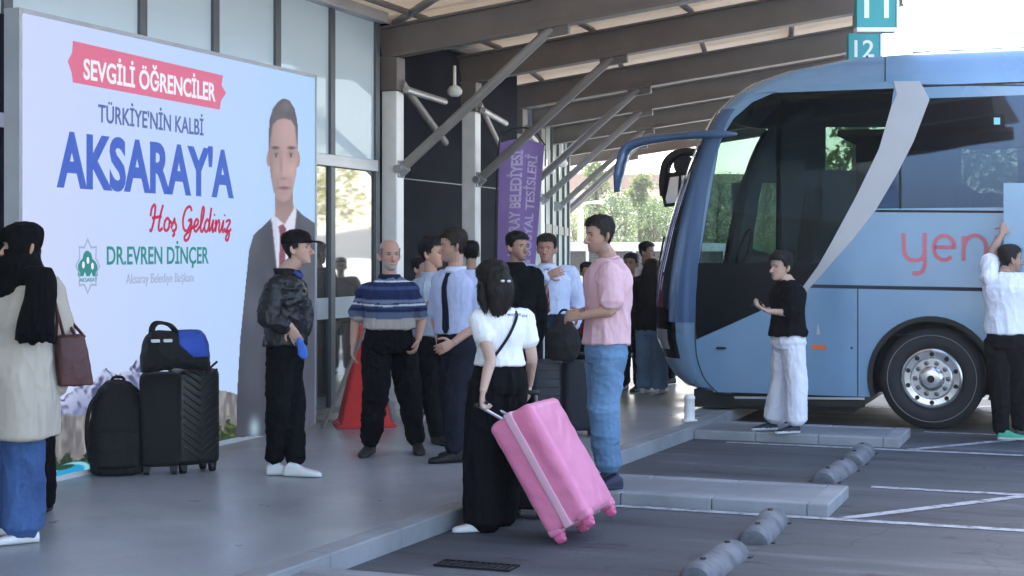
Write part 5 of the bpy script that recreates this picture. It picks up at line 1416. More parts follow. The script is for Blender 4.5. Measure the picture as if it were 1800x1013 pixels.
# purple feather banner
PUR = M('purple_banner_cloth', (.33, .215, .55), .75, var=.12, scale=2, bump=.2, bscale=150); LAV = M('lavender_lettering', (.62, .52, .74), .7)
bd = 19.0
fb0 = W(873, 445, bd); bn = empty('feather_banner', fb0 * (1, 1, 0), 'purple feather banner with lavender lettering leaning past the navy wall', 'banner')
def bq(u, t):   # u across 0..1, t up 0..1 ; picture corners
    x = (866 + 12 * t ** .8) * (1 - u) + (921 + 36 * t ** 1.1) * u; y = (760 - 508 * t) * (1 - u) + (760 - 505 * t) * u - 9 * math.sin(PI * u) * t ** 6
    return W(x, y, bd + .05 * math.sin(u * 5 + t * 4) * (1 - .2 * t))
nu, nv_ = 9, 30
V = [bq(i / (nu - 1), .12 + .88 * j / (nv_ - 1)) for j in range(nv_) for i in range(nu)]
k_ = len(V); V += [p + FV * .004 for p in V]
F = [[j * nu + i, j * nu + i + 1, j * nu + nu + i + 1, j * nu + nu + i] for j in range(nv_ - 1) for i in range(nu - 1)]
F = F + [[k_ + i for i in f[::-1]] for f in F]
obj('banner_cloth', V, F, PUR, bn, True)
P, R = smoothpath([bq(0, .0) * (1, 1, 0) + ZV * .0, bq(-.03, .3), bq(-.03, .95), bq(.2, 1.03), bq(.7, 1.035), bq(1.02, 1.0)], np.array([.022, .018, .013, .012, .011, .010]), 6)
V, F = tube(P, R[:, 0], 10); obj('banner_pole', V, F, WHEELM, bn, True)
V, F = lathe(fb0 * (1, 1, 0) + ZV * .0, ZV, [(.24, 0), (.24, .03), (.2, .06), (.03, .09)], 24); obj('banner_base', V, F, WHEELM, bn, True, sharp=40)
def btext(s, u0, u1, t0, t1, bold):
    V, F = text_arrays(s, bold); x0, x1 = V[:, 0].min(), V[:, 0].max(); y1 = _capH
    out = []
    for q in V:
        t = t0 + (t1 - t0) * (q[0] - x0) / (x1 - x0); u = u1 + (u0 - u1) * q[1] / y1
        out.append(bq(u, t) - FV * .010)
    obj('lettering', out, F, LAV, bn)
btext('AKSARAY BELEDİYESİ', .28, .53, .60, .965, .030)
btext('& SOSYAL TESİSLERİ', .66, .86, .575, .955, .022)

# short white post under the nose of the bus
wp = on(2, 0, 1212, 740); we = empty('kerb_post', wp, 'short white post on the platform edge under the nose of the bus', 'post')
V, F = lathe(wp, ZV, [(.075, .0), (.075, .012), (.05, .02), (.048, .20), (.052, .205), (.052, .225), (.04, .245), (.001, .25)], 24); obj('post', V, F, WHT, we, True, sharp=40)
# ------------------------------------------------------------------ the people
BLK = (.006, .006, .007); WHITE = (.74, .75, .78); DENIM = (.085, .165, .33)
def denim(base=DENIM):
    def f(V):
        c = tint(V, base, 5, .12); k = vnoise(V * np.array([7, 7, 3.5]), 12)[:, None]; g_ = vnoise(V * 140, 4)[:, None]
        return np.clip(c * (.72 + .6 * k) * (.88 + .24 * g_), 0, 1)
    return f
# woman in the long beige coat with a black veil
p = Person('woman in black veil and long beige coat over wide jeans, with a maroon shoulder bag', 8.36, 0, -42, (40, 394), (42, 486), [(-14, 505, .02), (88, 502, .02)], (28, 690), fat=1.05, female=True, wide=1.12, hang=-48)
p.arm(0, (116, 600, .05), (88, 690, -.10), thumb=-1) if False else None
p.shs = [p.J((88, 505, .10)), p.J((-12, 508, -.05))]
p.arm(0, (113, 600, .10), (92, 690, .02), fingers=True); p.arm(1, (-42, 610, -.05), (-24, 700, -.12))
p.leg((44, 830, 0), (42, 925, 0), .07).leg((2, 830, .18), (2, 905, .22), -.06)
p.build(brow=(.02, .015, .01))
BEI = (.43, .39, .335)
p.trousers(denim((.055, .105, .25)), 660, (.10, .105, .105), .014, 'wide_jeans')
p.shirt('long_coat', BEI, 764, .97, .045, (.078, .060), amp=.020, sc=(6, 6, 2.2), bell=lambda t: .05 * max(0, .5 - t))
p.shoe((46, 940), -62, WHITE, (.65, .65, .66), .26); p.shoe((0, 930, .22), -70, WHITE, (.65, .65, .66), .26)
o, X, Y, Z = p.chin, p.hx, p.hy, p.hz
hv = [loft(head_rings(o, X, Y, Z, 1., .020, .010, 30)), limb([o + Z * .05 - Y * .02, o - Z * .02 + Y * .01, p.ctr(.99) + Y * .01, p.ctr(.90)], np.array([[.10, .105], [.115, .12], [.135, .13], [.15, .12]])),
      limb([o + Y * .07 + Z * .03, o + Y * .08 - Z * .04, p.front(.90, -.02, .03)], np.array([[.075, .035], [.095, .05], [.12, .04]]))]
V, N, F = remesh(hv, .007, 3); q = V - o; ex = (q @ Z); ey = q @ Y; exx = np.abs(q @ X)
slit = np.clip(1 - ((ex - .119) / .020) ** 2, 0, 1) * (ey > .055) * (exx < .046)
V = folds(V, N, .012, 3, (14, 14, 5)); V = V - Y * (.045 * (slit > .12))[:, None]
p.part('veil', (V, F), (.0055, .0055, .0065), CLOTH)
rg = []
for t_, (px_, py_) in zip(np.linspace(0, 1, 8), [(66, 470), (72, 495), (72, 520), (66, 545), (63, 565), (62, 580), (62, 588), (63, 596)]):
    c_ = p.J((px_, py_, -.20 - .03 * math.sin(t_ * 3))); rg.append(ringpts(c_, RV, FV, .075 + .03 * t_, .035, 24, 2.6))
V, N, F = remesh([loft(rg)], .007, 2); V = folds(V, N, .016, 8, (16, 16, 2)); lo = V[:, 2] < rg[-1][:, 2].mean() + .04
V[:, 2] -= np.where(lo, .05 * (vnoise(V * 42, 2) - .3), 0); p.part('veil_tail', (V, F), (.006, .006, .007), CLOTH)
# her bag is a thing of its own
MAR = M('maroon_leather', (.060, .012, .014), .5, var=.2, scale=6, bump=.3, bscale=90)
bc = p.J((121, 632, .0)); bg = empty('shoulder_bag', bc - ZV * .14, 'maroon leather shoulder bag hanging at the side of the beige coat', 'bag')
sB = unit(RV * .85 + FV * .5); nB = np.cross(sB, ZV)
V, N, F = remesh([loft([ringpts(bc + ZV * z + sB * (.02 - z * .12), sB, nB, a_, b_, 20, 4) for z, a_, b_ in ((-.145, .06, .03), (-.14, .095, .055), (-.03, .09, .052), (.12, .075, .04), (.135, .05, .02))])], .007, 2)
obj('bag_body', folds(V, N, .008, 4), F, MAR, bg, True)
for k in (-.02, .025):
    P, _ = smoothpath([bc + ZV * .12 + sB * (-.05 + k), p.J((100, 545, -.10 + k)), p.J((88, 506, .02 + k)), p.J((104, 540, .16)), bc + ZV * .12 + sB * (.06 + k)], np.ones(5), 6)
    V, F = tube(P, .009, 8); obj('bag_strap', V, F, MAR, bg, True)
# the dark figure behind her
p = Person('person in black standing hidden behind the woman in the beige coat', 9.3, 0, -20, (44, 424), (44, 492), [(84, 508), (6, 508)], (46, 690), near=False)
p.arm(0, (84, 600), (80, 680)).arm(1, (4, 600), (8, 680)); p.leg((70, 800, .05), (78, 885, .05), .08).leg((14, 800), (10, 885), -.08)
p.build(); p.shirt('black_top', BLK, 660, 1.); p.trousers(BLK, 640, (.10, .085, .07)); p.hair()
p.shoe((78, 890, .05), -10, BLK); p.shoe((10, 890), -10, BLK)

# young man in the cap
p = Person('young man in black cap, black leather jacket and white sneakers before the screen', 10.95, 0, 78, (519, 407), (503, 478), [(512, 494, .19), (484, 500, -.16)], (500, 612), fat=.92, wide=.92, hang=84, tilt=(-.05, 0))
p.arm(0, (536, 560, .22), (528, 590, .12), nrm=-RV); p.arm(1, (470, 562, -.24), (510, 574, -.22), hand=(519, 592, -.2), nrm=FV, curl=.25)
p.leg((490, 700, -.07), (484, 806, -.02), -.085).leg((514, 700, .09), (519, 808, -.05), .085)
p.build(skin=(.50, .31, .24)); p.trousers((.0065, .0065, .008), 585, (.098, .082, .064), .016)
def jk(V):
    return tint(V, (.012, .012, .015), 6, .12)
p.shirt('leather_jacket', jk, 606, .93, .030, (.080, .054), amp=.016, mat=LEATHER, sc=(11, 11, 10))
p.collar((.018, .018, .021), .072); p.line('neck_scarf', [p.front(.95, -.05, .02) + ZV * .03, p.front(.92, -.02, .035) + ZV * .015, p.front(.92, .02, .035) + ZV * .015, p.front(.95, .05, .02) + ZV * .03], .017, (.05, .07, .22))
p.hair(back=.035, line=.20)
o, X, Y, Z = p.chin, p.hx, p.hy, p.hz
rg = [ringpts(o + Z * z + Y * -.006, X, Y, a_, b_, 28, 2.2) for z, a_, b_ in ((.148, .088, .108), (.165, .092, .112), (.20, .090, .106), (.225, .074, .086), (.243, .045, .052), (.250, .012, .014))]
V, N, F = remesh([loft(rg), loft([ringpts(o + Z * (.158 - .010 * u + .004 * (1 - (u * 2 - 1) ** 2)) + Y * (.085 + .085 * u), X, Z, .082 * (1 - .32 * u * u), .007, 20, 2.4) for u in np.linspace(0, 1, 6)])], .005, 2)
p.part('cap', (V, F), (.012, .010, .012), CLOTH)
p.shoe((487, 826, -.03), 88, (.66, .67, .68), (.7, .7, .7), .28); p.shoe((517, 831, -.10), 80, (.66, .67, .68), (.7, .7, .7), .28)
p.shells = []
# blue cloth in his hand
bc = p.J((529, 606, -.19)); V, N, F = remesh([loft([ringpts(bc + ZV * z + RV * x, RV, FV, a_, b_, 14, 2.2) for z, x, a_, b_ in ((.06, -.02, .012, .008), (.03, -.012, .022, .008), (-.03, .006, .032, .009), (-.075, .014, .030, .007), (-.095, .018, .016, .004))])], .006, 2)
tag(obj('blue_cloth', folds(V, N, .014, 5, (20, 20, 10)), F, M('blue_cloth', (.05, .16, .60), .8), smooth=True), 'small bright blue cloth held at the hip of the man in the black cap', 'cloth')

# older man in the striped polo
p = Person('bald man with white beard in navy striped polo and black trousers, walking forward', 12.1, 0, 8, (684, 422), (685, 488), [(721, 508), (645, 508)], (684, 600), fat=1.32, wide=1.12, hang=22)
p.arm(0, (741, 562, .05), (735, 597, -.06), hand=(731, 612, -.08), curl=.5); p.arm(1, (626, 562, .05), (621, 606, -.05), hand=(619, 626, -.07), curl=.35)
p.leg((719, 690, .06), (733, 772, .05), .095).leg((661, 692, -.16), (651, 778, -.10), -.095)
def bald(s, V, C, q):
    x, y, z = q @ s.hx, q @ s.hy, q @ s.hz
    k = ((z > .085) & (z < .26) & (np.abs(x) < .078 + .0 * y) & (y < .02 + .25 * (z - .15))).astype(float) * np.clip((.235 - z) / .05, .12, 1) * (.55 + .45 * vnoise(V * 120, 4))
    C[:] = C * (1 - .75 * k[:, None]) + np.array((.34, .32, .31)) * .75 * k[:, None]
p.build(skin=(.46, .27, .20), beard=.75, beardcol=(.36, .34, .32), brow=(.06, .05, .045), extra=bald)
zt_ = CAM[2] + (HZ - 575) / FPX * 12.1
def polo(V):
    h_ = (V[:, 2] - zt_) + .006 * np.sin(V[:, 0] * 9); C = tint(V, (.020, .030, .085), 3, .08)
    for a_, b_, c_ in ((-.1, .075, (.40, .36, .33)), (.075, .085, (.10, .13, .22)), (.085, .125, (.10, .13, .20)), (.150, .172, (.045, .06, .13)), (.172, .186, (.58, .60, .64)), (.196, .222, (.16, .20, .30)), (.30, .325, (.05, .075, .17)), (.36, .372, (.60, .62, .66)), (.372, .40, (.12, .16, .26)), (.41, .43, (.02, .03, .09)), (.43, .445, (.30, .35, .45))):
        C[(h_ > a_) & (h_ < b_)] = c_
    return C
p.trousers((.0065, .0065, .008), 572, (.112, .095, .070), .020, ease=.012)
p.shirt('striped_polo', polo, 577, .46, .024, (.072, .078), amp=.016)
p.collar((.018, .022, .05), .075); p.hair((.26, .25, .24), off=.005, back=.05, amp=.002, name='grey_hair', top=.178)
p.shoe((650, 790, -.10), -12, (.016, .016, .018), None, .29); p.shoe((734, 786, .04), 10, (.016, .016, .018), None, .29)

# man in pale blue shirt and dark tie
p = Person('man in pale blue shirt and dark tie facing left beside the white T-shirt woman', 11.6, 0, -36, (797, 404), (801, 474), [(834, 488, -.06), (776, 488, .10)], (806, 600), fat=1.05, hang=-82, tilt=(.08, 0))
p.arm(0, (841, 568, -.08), (797, 603, -.20), hand=(780, 611, -.22), curl=.35, nrm=FV); p.arm(1, (766, 560, .18), (772, 600, .10))
p.leg((800, 695, -.04), (799, 790, -.02), .08).leg((815, 695, .2), (815, 780, .3), -.08)
p.build(skin=(.46, .27, .20), beard=.25); SHB = (.44, .50, .70)
p.trousers((.016, .018, .028), 575, (.100, .078, .062), .012)
p.shirt('blue_shirt', SHB, 586, .54, .018, (.074, .066), amp=.014); p.collar((.55, .60, .74), .066); p.tie((.012, .014, .028), .12, lean=.0)
p.hair((.022, .014, .012)); p.shoe((799, 803, -.02), -70, (.0055, .0055, .0065), None, .29); p.shoe((815, 797, .3), -70, (.0055, .0055, .0065), None, .29)
# younger man close to him
p = Person('young dark haired man in grey blue shirt facing the older man in a tie', 12.7, 0, 40, (757, 420), (757, 484), [(780, 498, .1), (735, 500, -.05)], (760, 604), near=True, hang=72)
p.arm(0, (788, 560, .1), (778, 600, 0)); p.arm(1, (733, 552, -.05), (748, 540, -.22), curl=.3)
p.leg((775, 690, .05), (778, 765, .1), .08).leg((755, 690), (768, 765), -.08)
p.build(skin=(.50, .29, .20)); p.trousers(BLK, 585); p.shirt('grey_shirt', (.33, .38, .46), 590, .55, .016, (.070, .066), amp=.012); p.collar((.36, .41, .50)); p.tie((.015, .014, .02), .2); p.hair((.010, .009, .010), vol=.012, off=.014)
p.shoe((778, 775, .1), 30, BLK); p.shoe((768, 777), 30, BLK)

# woman with the suitcases
p = Person('woman in white T-shirt and wide black trousers pulling the pink suitcase', 9.36, RD, 196, (866, 466), (876, 536), [(842, 556, -.05), (922, 556, .06)], (878, 668), fat=.98, female=True, hang=212, tilt=(.10, .03))
p.arm(0, (862, 632, -.20), (849, 688, -.27), hand=(846, 712, -.25), curl=.75, nrm=RV); p.arm(1, (935, 628, .05), (931, 676, .22), hand=(929, 700, .26), curl=.7, nrm=-RV)
p.leg((850, 800, -.04), (850, 915, -.02), .08).leg((880, 800, .12), (874, 908, .20), -.07)
p.build(skin=(.52, .35, .28))
p.trousers(BLK, 632, (.112, .118, .120), .016, 'wide_trousers', sc=(9, 9, 2.5))
p.shirt('white_shirt', (.80, .81, .83), 642, .30, .014, (.062, .066), amp=.010, label='white T-shirt with small dark lettering on the back')
a_ = p.front(.66, 0)
for s_, q_, w_ in (('MARDE', (873, 553), .085), ('IN', (905, 556), .03)):
    bkn = -p.fw; U_ = unit(np.cross(ZV, bkn)); pt_ = p.ctr(.72) + (W(q_[0], q_[1], 9.47) - p.ctr(.72)) @ U_ * U_; 
    az, bz = tor(p.tab, .72); off_ = (pt_ - p.ctr(.72)) @ p.lf; dp_ = (1 - min(.95, abs(off_ / az)) ** 2.2) ** (1 / 2.2) * (bz + .014) + .014
    pt_ = p.ctr(.72) + U_ * ((W(q_[0], q_[1], 9.47) - p.ctr(.72)) @ U_) + bkn * dp_; pt_[2] = W(*q_, 9.47)[2]
    V, F = lettering(s_, pt_, U_, ZV, w_, .016, .01); p.part('shirt_lettering', (V, F), (.10, .13, .17), CLOTH, smooth=False)
bs = lambda side, t, o_=.012: p.ctr(t) + p.lf * side - p.fw * ((1 - abs(side / tor(p.tab, t)[0]) ** 2.2 if abs(side) < tor(p.tab, t)[0] else 0) ** (1 / 2.2) * tor(p.tab, t)[1] + o_ + .016)
p.line('bag_strap', [bs(-.10, .93, .0), bs(-.085, .84), bs(-.03, .62), bs(.03, .42), bs(.09, .26), bs(.125, .14, .0)], .009, (.02, .024, .03))
HB = (.016, .012, .011)
p.hair(HB, off=.016, vol=.015, back=-.02, amp=.007)
o, X, Y, Z = p.chin, p.hx, p.hy, p.hz
V, N, F = remesh([limb([o - Y * .06 + Z * .17, o - Y * .095 + Z * .09, o - Y * .085 + Z * .01, o - Y * .07 - Z * .06, o - Y * .075 - Z * .10], np.array([[.078, .06], [.088, .055], [.080, .045], [.05, .032], [.018, .014]])),
                  limb([o - Y * .02 + Z * .12 + X * .075, o - Y * .03 + Z * .03 + X * .085, o - Y * .035 - Z * .04 + X * .075], np.array([.03, .03, .014])), limb([o - Y * .02 + Z * .12 - X * .075, o - Y * .03 + Z * .03 - X * .085, o - Y * .035 - Z * .03 - X * .075], np.array([.03, .03, .014]))], .006, 2)
V = folds(V, N, .012, 9, (34, 34, 6)); p.strands('long_hair', V, N, F, HB, np.arange(len(V)), o + Z * .3, Z, 1400, .075, .0025, .9, .04)
for k in (-.022, .022): p.part('hair_clip', limb([o - Y * .155 + Z * .125 + X * (k - .008), o - Y * .157 + Z * .125 + X * (k + .008)], np.array([.008, .008])), (.6, .58, .55), SHOE)
p.shoe((846, 925, -.06), -80, (.62, .63, .66), (.68, .68, .7), .25); p.shoe((874, 918, .2), -95, (.62, .63, .66), (.68, .68, .7), .25)

# man in black jacket
p = Person('man in black jacket standing before the purple banner', 13.4, 0, 28, (908, 410), (906, 466), [(938, 480, .05), (878, 482)], (906, 600), near=True, hang=45)
p.arm(0, (950, 545, .05), (940, 600)).arm(1, (868, 548), (872, 600)); p.leg((918, 690, .05), (920, 755, .1), .09).leg((892, 690), (890, 758), -.09)
p.build(skin=(.38, .22, .15), beard=.4); p.trousers(BLK, 585); p.shirt('black_jacket', (.006, .006, .007), 612, .97, .034, (.080, .058), amp=.018); p.collar((.0065, .0065, .008), .07); p.hair((.012, .010, .010), vol=.008)
p.shoe((920, 765, .1), 20, BLK); p.shoe((890, 768), 20, BLK)
# man with the patterned tie
p = Person('man in pale blue shirt and red patterned tie, one hand on his chest', 13.8, 0, -8, (961, 414), (962, 468), [(1002, 476, .02), (926, 474, 0)], (964, 575), fat=1.12, wide=1.08, hang=-12)
p.arm(0, (1017, 530, .05), (1006, 575, -.05)); p.arm(1, (924, 512, -.10), (962, 484, -.30), hand=(982, 478, -.31), curl=.25, nrm=FV)
p.leg((982, 670, .0), (984, 745, 0), .09).leg((945, 670), (943, 745), -.09)
p.build(skin=(.38, .20, .15), brow=(.03, .02, .02)); p.trousers((.018, .022, .036), 546, (.105, .085, .066)); p.shirt('blue_shirt', (.50, .56, .74), 552, .97, .020, (.074, .056), amp=.014); p.collar((.56, .62, .78), .068)
def tp_(V):
    C = tint(V, (.16, .025, .03), 3, .1); k = (np.sin(V[:, 2] * 150) * np.sin((V @ RV) * 170)) > .35; C[k] = (.45, .30, .26); return C
p.tie(None, .22, .042, tp_); p.hair((.020, .015, .013), vol=.006); p.shoe((984, 755), -5, BLK); p.shoe((943, 756), -15, BLK)

# man in the pink T-shirt
p = Person('man in pink T-shirt and blue jeans facing left on the nearer kerb island', 10.5, IT, -72, (1054, 382), (1070, 454), [(1072, 474, -.17), (1062, 474, .19)], (1066, 612), fat=1.08, wide=1.02, hang=-68, tilt=(.08, 0))
p.arm(0, (1074, 545, -.24), (1020, 556, -.20), hand=(1003, 556, -.17), curl=.45, nrm=FV - ZV * .5); p.arm(1, (1056, 542, .22), (1016, 550, .06), hand=(1000, 556, .0), curl=.4, nrm=-FV)
p.leg((1061, 715, -.05), (1070, 818, -.05), .085).leg((1058, 715, .15), (1066, 812, .17), -.085)
p.build(skin=(.42, .25, .18), beard=.35)
p.trousers(denim((.125, .225, .36)), 596, (.115, .098, .084), .014, 'blue_jeans', ease=.010, sc=(6, 6, 9))
p.shirt('pink_shirt', (.66, .42, .46), 604, .46, .022, (.080, .082), amp=.014)
p.line('neck_band', [p.ctr(1.0) + p.fw * .075 - ZV * .025, p.ctr(1.0) + p.lf * .078, p.ctr(1.0) - p.fw * .07 + ZV * .01, p.ctr(1.0) - p.lf * .078, p.ctr(1.0) + p.fw * .075 - ZV * .025], .010, (.62, .40, .44))
p.hair((.016, .012, .011), vol=.004)
p.shoe((1076, 833, -.06), -62, (.016, .022, .05), (.05, .06, .10), .30); p.shoe((1070, 826, .17), -75, (.016, .022, .05), (.05, .06, .10), .30)

# woman in black top and white trousers
p = Person('short haired woman in black T-shirt and white trousers on the island by the bus', 13.75, IT, -76, (1374, 446), (1385, 493), [(1389, 506, -.14), (1377, 504, .15)], (1386, 595), fat=1.12, female=True, wide=1.08, hang=-62)
p.arm(0, (1392, 551, -.19), (1349, 547, -.17), hand=(1336, 541, -.15), curl=.3, nrm=ZV); p.arm(1, (1374, 548, .16), (1344, 545, .05), hand=(1332, 538, .02), curl=.35, nrm=ZV)
p.leg((1400, 670, -.08), (1400, 738, -.06), .075).leg((1372, 670, .12), (1362, 735, .18), -.075)
p.build(skin=(.50, .32, .25)); p.trousers((.70, .71, .78), 584, (.106, .092, .098), .011, 'white_trousers', sc=(10, 10, 7))
p.shirt('black_shirt', (.006, .006, .007), 589, .50, .024, (.078, .080), amp=.016)
p.hair((.012, .011, .011), vol=.016, off=.017, back=.045, amp=.008)
p.shoe((1394, 748, -.06), -72, (.02, .022, .04), (.6, .6, .62), .25); p.shoe((1354, 743, .18), -80, (.02, .022, .04), (.6, .6, .62), .25)
pb = W(1330, 535, 13.84); tag(MB().obox(pb, (unit(RV + ZV * .4), FV, unit(ZV - RV * .4)), (.05, .04, .005), 0, .003).build('phone', BLKM), 'dark phone held by the woman in white trousers', 'phone')

# man with the raised arm
p = Person('man in white T-shirt and black trousers with one arm raised against the bus', 13.9, RD, 152, (1774, 432), (1768, 478), [(1738, 486, .0), (1800, 488, -.02)], (1768, 592), fat=1.08, hang=96)
p.arm(0, (1744, 442, .12), (1761, 412, .18), hand=(1768, 392, .22), curl=.12, nrm=FV); p.arm(1, (1812, 530, .02), (1796, 540, .15), nrm=FV)
p.leg((1757, 680, .0), (1760, 757, .02), .09).leg((1786, 680, .1), (1794, 750, .15), -.09)
p.build(skin=(.40, .24, .17), beard=.4); p.trousers(BLK, 578, (.104, .084, .068)); p.shirt('white_shirt', (.76, .77, .84), 586, .40, .022, (.080, .082), amp=.014); p.hair((.014, .012, .012))
p.shoe((1768, 763, -.02), 78, (.05, .36, .22), (.62, .64, .62), .28); p.shoe((1798, 757, .15), 90, (.03, .05, .05), (.62, .64, .62), .28)

# people farther off between the group and the bus
def far(label, d, ang, px, top, foot, topc, botc, hairc=BLK, female=False, sleeve=1., long=False, hang=None, skin=(.42, .26, .19), jk='top', wide=1., legs=(.095, .075, .060), shoes=BLK, botf=None):
    k = FPX / d; H = (foot - top); N_ = top + .155 * H; zf__ = CAM[2] - (foot - HZ) / k
    p = Person(label, d, zf__, ang, (px, top), (px, top + .165 * H), [(px, top + .19 * H), (px, top + .19 * H)], (px, top + .5 * H), near=False, female=female, hang=hang, wide=wide, hs=min(1., H / k / 1.68))
    sw = .17 if female else .19
    p.shs = [p.ctr(.90) + p.lf * sw, p.ctr(.90) - p.lf * sw]
    up = lambda v_: (v_ - CAM) 
    inv = lambda P: (900 + FPX * ((P - CAM) @ RV) / ((P - CAM) @ FV), HZ - FPX * (P[2] - CAM[2]) / ((P - CAM) @ FV), (P - CAM) @ FV - d)
    for i, s_ in enumerate((1, -1)):
        e_ = p.shs[i] - ZV * .27 + p.lf * s_ * .05; w_ = e_ - ZV * .23 + p.fw * .06
        p.arm(i, inv(e_), inv(w_))
        kn = p.ctr(-.05) + p.lf * s_ * .09; kn[2] = zf__ + .48; an = kn.copy(); an[2] = zf__ + .09; p.leg(inv(kn), inv(an), .08 * s_)
    p.build(skin=skin); p.trousers(botf or botc, top + .47 * H, legs); p.shirt(jk, topc, top + .52 * H, sleeve, .022, (.074, .058), amp=.012)
    for i, s_ in enumerate((1, -1)):
        an = p.ctr(-.05) + p.lf * s_ * .09; an[2] = zf__ + .09; p.shoe(inv(an), ang, shoes)
    if not long: p.hair(hairc)
    else:
        p.hair(hairc, off=.015, vol=.01, back=-.02)
        o, X, Y, Z = p.chin, p.hx, p.hy, p.hz
        V, N, F = remesh([limb([o - Y * .05 + Z * .16, o - Y * .09 + Z * .05, o - Y * .10 - Z * .12, o - Y * .11 - Z * .30, o - Y * .10 - Z * .36], np.array([[.08, .06], [.095, .055], [.11, .05], [.10, .04], [.05, .02]]))], .010, 2)
        V = folds(V, N, .014, 9, (30, 30, 5)); p.strands('long_hair', V, N, F, hairc, np.arange(len(V)), o + Z * .3, Z, 600, .10, .003, .9, .04)
    return p
far('woman with very long dark hair in black top and jeans by the bus nose', 17.2, 150, 1146, 458, 692, (.012, .011, .012), None, (.014, .010, .010), True, 1., True, botf=denim((.13, .22, .34)), legs=(.105, .095, .095), shoes=(.5, .5, .5))
far('man in beige top standing behind the long haired woman', 19.2, 40, 1136, 426, 667, (.30, .27, .24), (.03, .03, .04), hang=60)
far('person in dark navy jacket half hidden behind the man in pink', 17.6, -30, 1110, 446, 688, (.020, .022, .034), (.018, .018, .022), (.015, .012, .012))
far('dark haired woman peering out beside the windscreen pillar of the bus', 18.6, -50, 1170, 455, 674, (.08, .03, .03), (.02, .02, .03), female=True)
far('person in maroon top and mottled grey trousers behind the younger man', 14.5, 60, 739, 452, 740, (.075, .018, .030), (.1, .1, .1), (.012, .010, .012), True, 1., botf=lambda V: np.clip(np.array((.085, .08, .08)) * (.35 + 1.5 * (vnoise(V * 16, 3) > .5)[:, None]), 0, 1), legs=(.09, .08, .075), shoes=(.6, .6, .6))
far('dark haired person in black seen between the tie man and the woman with the suitcase', 16.2, 180, 828, 425, 708, (.014, .014, .018), BLK)
far('person in dark red top glimpsed past the chin of the man in pink', 16.8, 10, 1032, 462, 700, (.10, .015, .025), BLK, female=True)
HAZE = .0008
# ------------------------------------------------------------------ far surroundings
LEAF = []
for nm, c in (('leaf_dark', (.050, .085, .030)), ('leaf_mid', (.090, .125, .040)), ('leaf_sunlit', (.21, .19, .055))):  # last one: golden sunlight put into the leaf colour
    m, t, b = _nodes(nm)
    oi = t.nodes.new('ShaderNodeNewGeometry')
    t.links.new(_ramp(t, oi.outputs['Random Per Island'], [(0, tuple(q * .5 for q in c)), (1, tuple(q * 1.6 for q in c))]), b.inputs['Base Color'])
    b.inputs['Roughness'].default_value = .6
    tr = t.nodes.new('ShaderNodeBsdfTranslucent'); tr.inputs[0].default_value = (*(min(1, q * 2.2) for q in c), 1)
    mx = t.nodes.new('ShaderNodeMixShader'); mx.inputs[0].default_value = .35
    t.links.new(b.outputs[0], mx.inputs[1]); t.links.new(tr.outputs[0], mx.inputs[2]); t.links.new(mx.outputs[0], t.nodes['Material Output'].inputs[0])
    LEAF.append(m)
BARK = M('bark', (.11, .085, .06), .9, var=.3, scale=6)
def make_tree(h, wd, mat, seed, nleaf=2600, conif=False):
    r = np.random.default_rng(seed)
    e = empty('tree', (0, 0, 0))
    mb = MB(); mb.tube([(0, 0, -.2), (.05, 0, h * .25), (0, .08, h * .5), (.06, 0, h * .8)], [.16, .13, .09, .03], 8)
    cl = []
    for k in range(16):
        z = h * r.uniform(.28, .97); q = (z / h - .28) / .7
        rad = wd * (1 - q) * .9 if conif else wd * math.sin(PI * min(1, .18 + q * .82)) ** .7
        a = r.uniform(0, 2 * PI); rr = rad * r.uniform(.35, .85)
        p = np.array([rr * math.cos(a), rr * math.sin(a), z]); cl.append((p, wd * r.uniform(.28, .48)))
        mb.tube([(0, 0, z * .75), p * (.5, .5, 1) - (0, 0, z * .1), p], [.05, .03, .012], 6)
    mb.build('trunk', BARK, e, smooth=True)
    V = []; F = []
    n = nleaf // len(cl)
    for p, s in cl:
        u = r.normal(size=(n, 3)); u /= np.linalg.norm(u, axis=1)[:, None]
        c = p + u * s * r.uniform(.5, 1.05, (n, 1)) * (1, 1, .85)
        for q in c:
            a = unit(r.normal(size=3)); b = unit(np.cross(a, r.normal(size=3))); L = r.uniform(.05, .11) * (h / 5); k = len(V)
            V += [q - a * L, q + b * L * .5, q + a * L, q - b * L * .5]; F.append([k, k + 1, k + 2, k + 3])
    obj('crown', V, F, mat, e)
    return e
protos = [make_tree(5.6, 2.0, LEAF[0], 1), make_tree(5.0, 2.2, LEAF[1], 2), make_tree(6.6, 1.5, LEAF[1], 3, conif=True), make_tree(5.2, 2.1, LEAF[2], 4)]
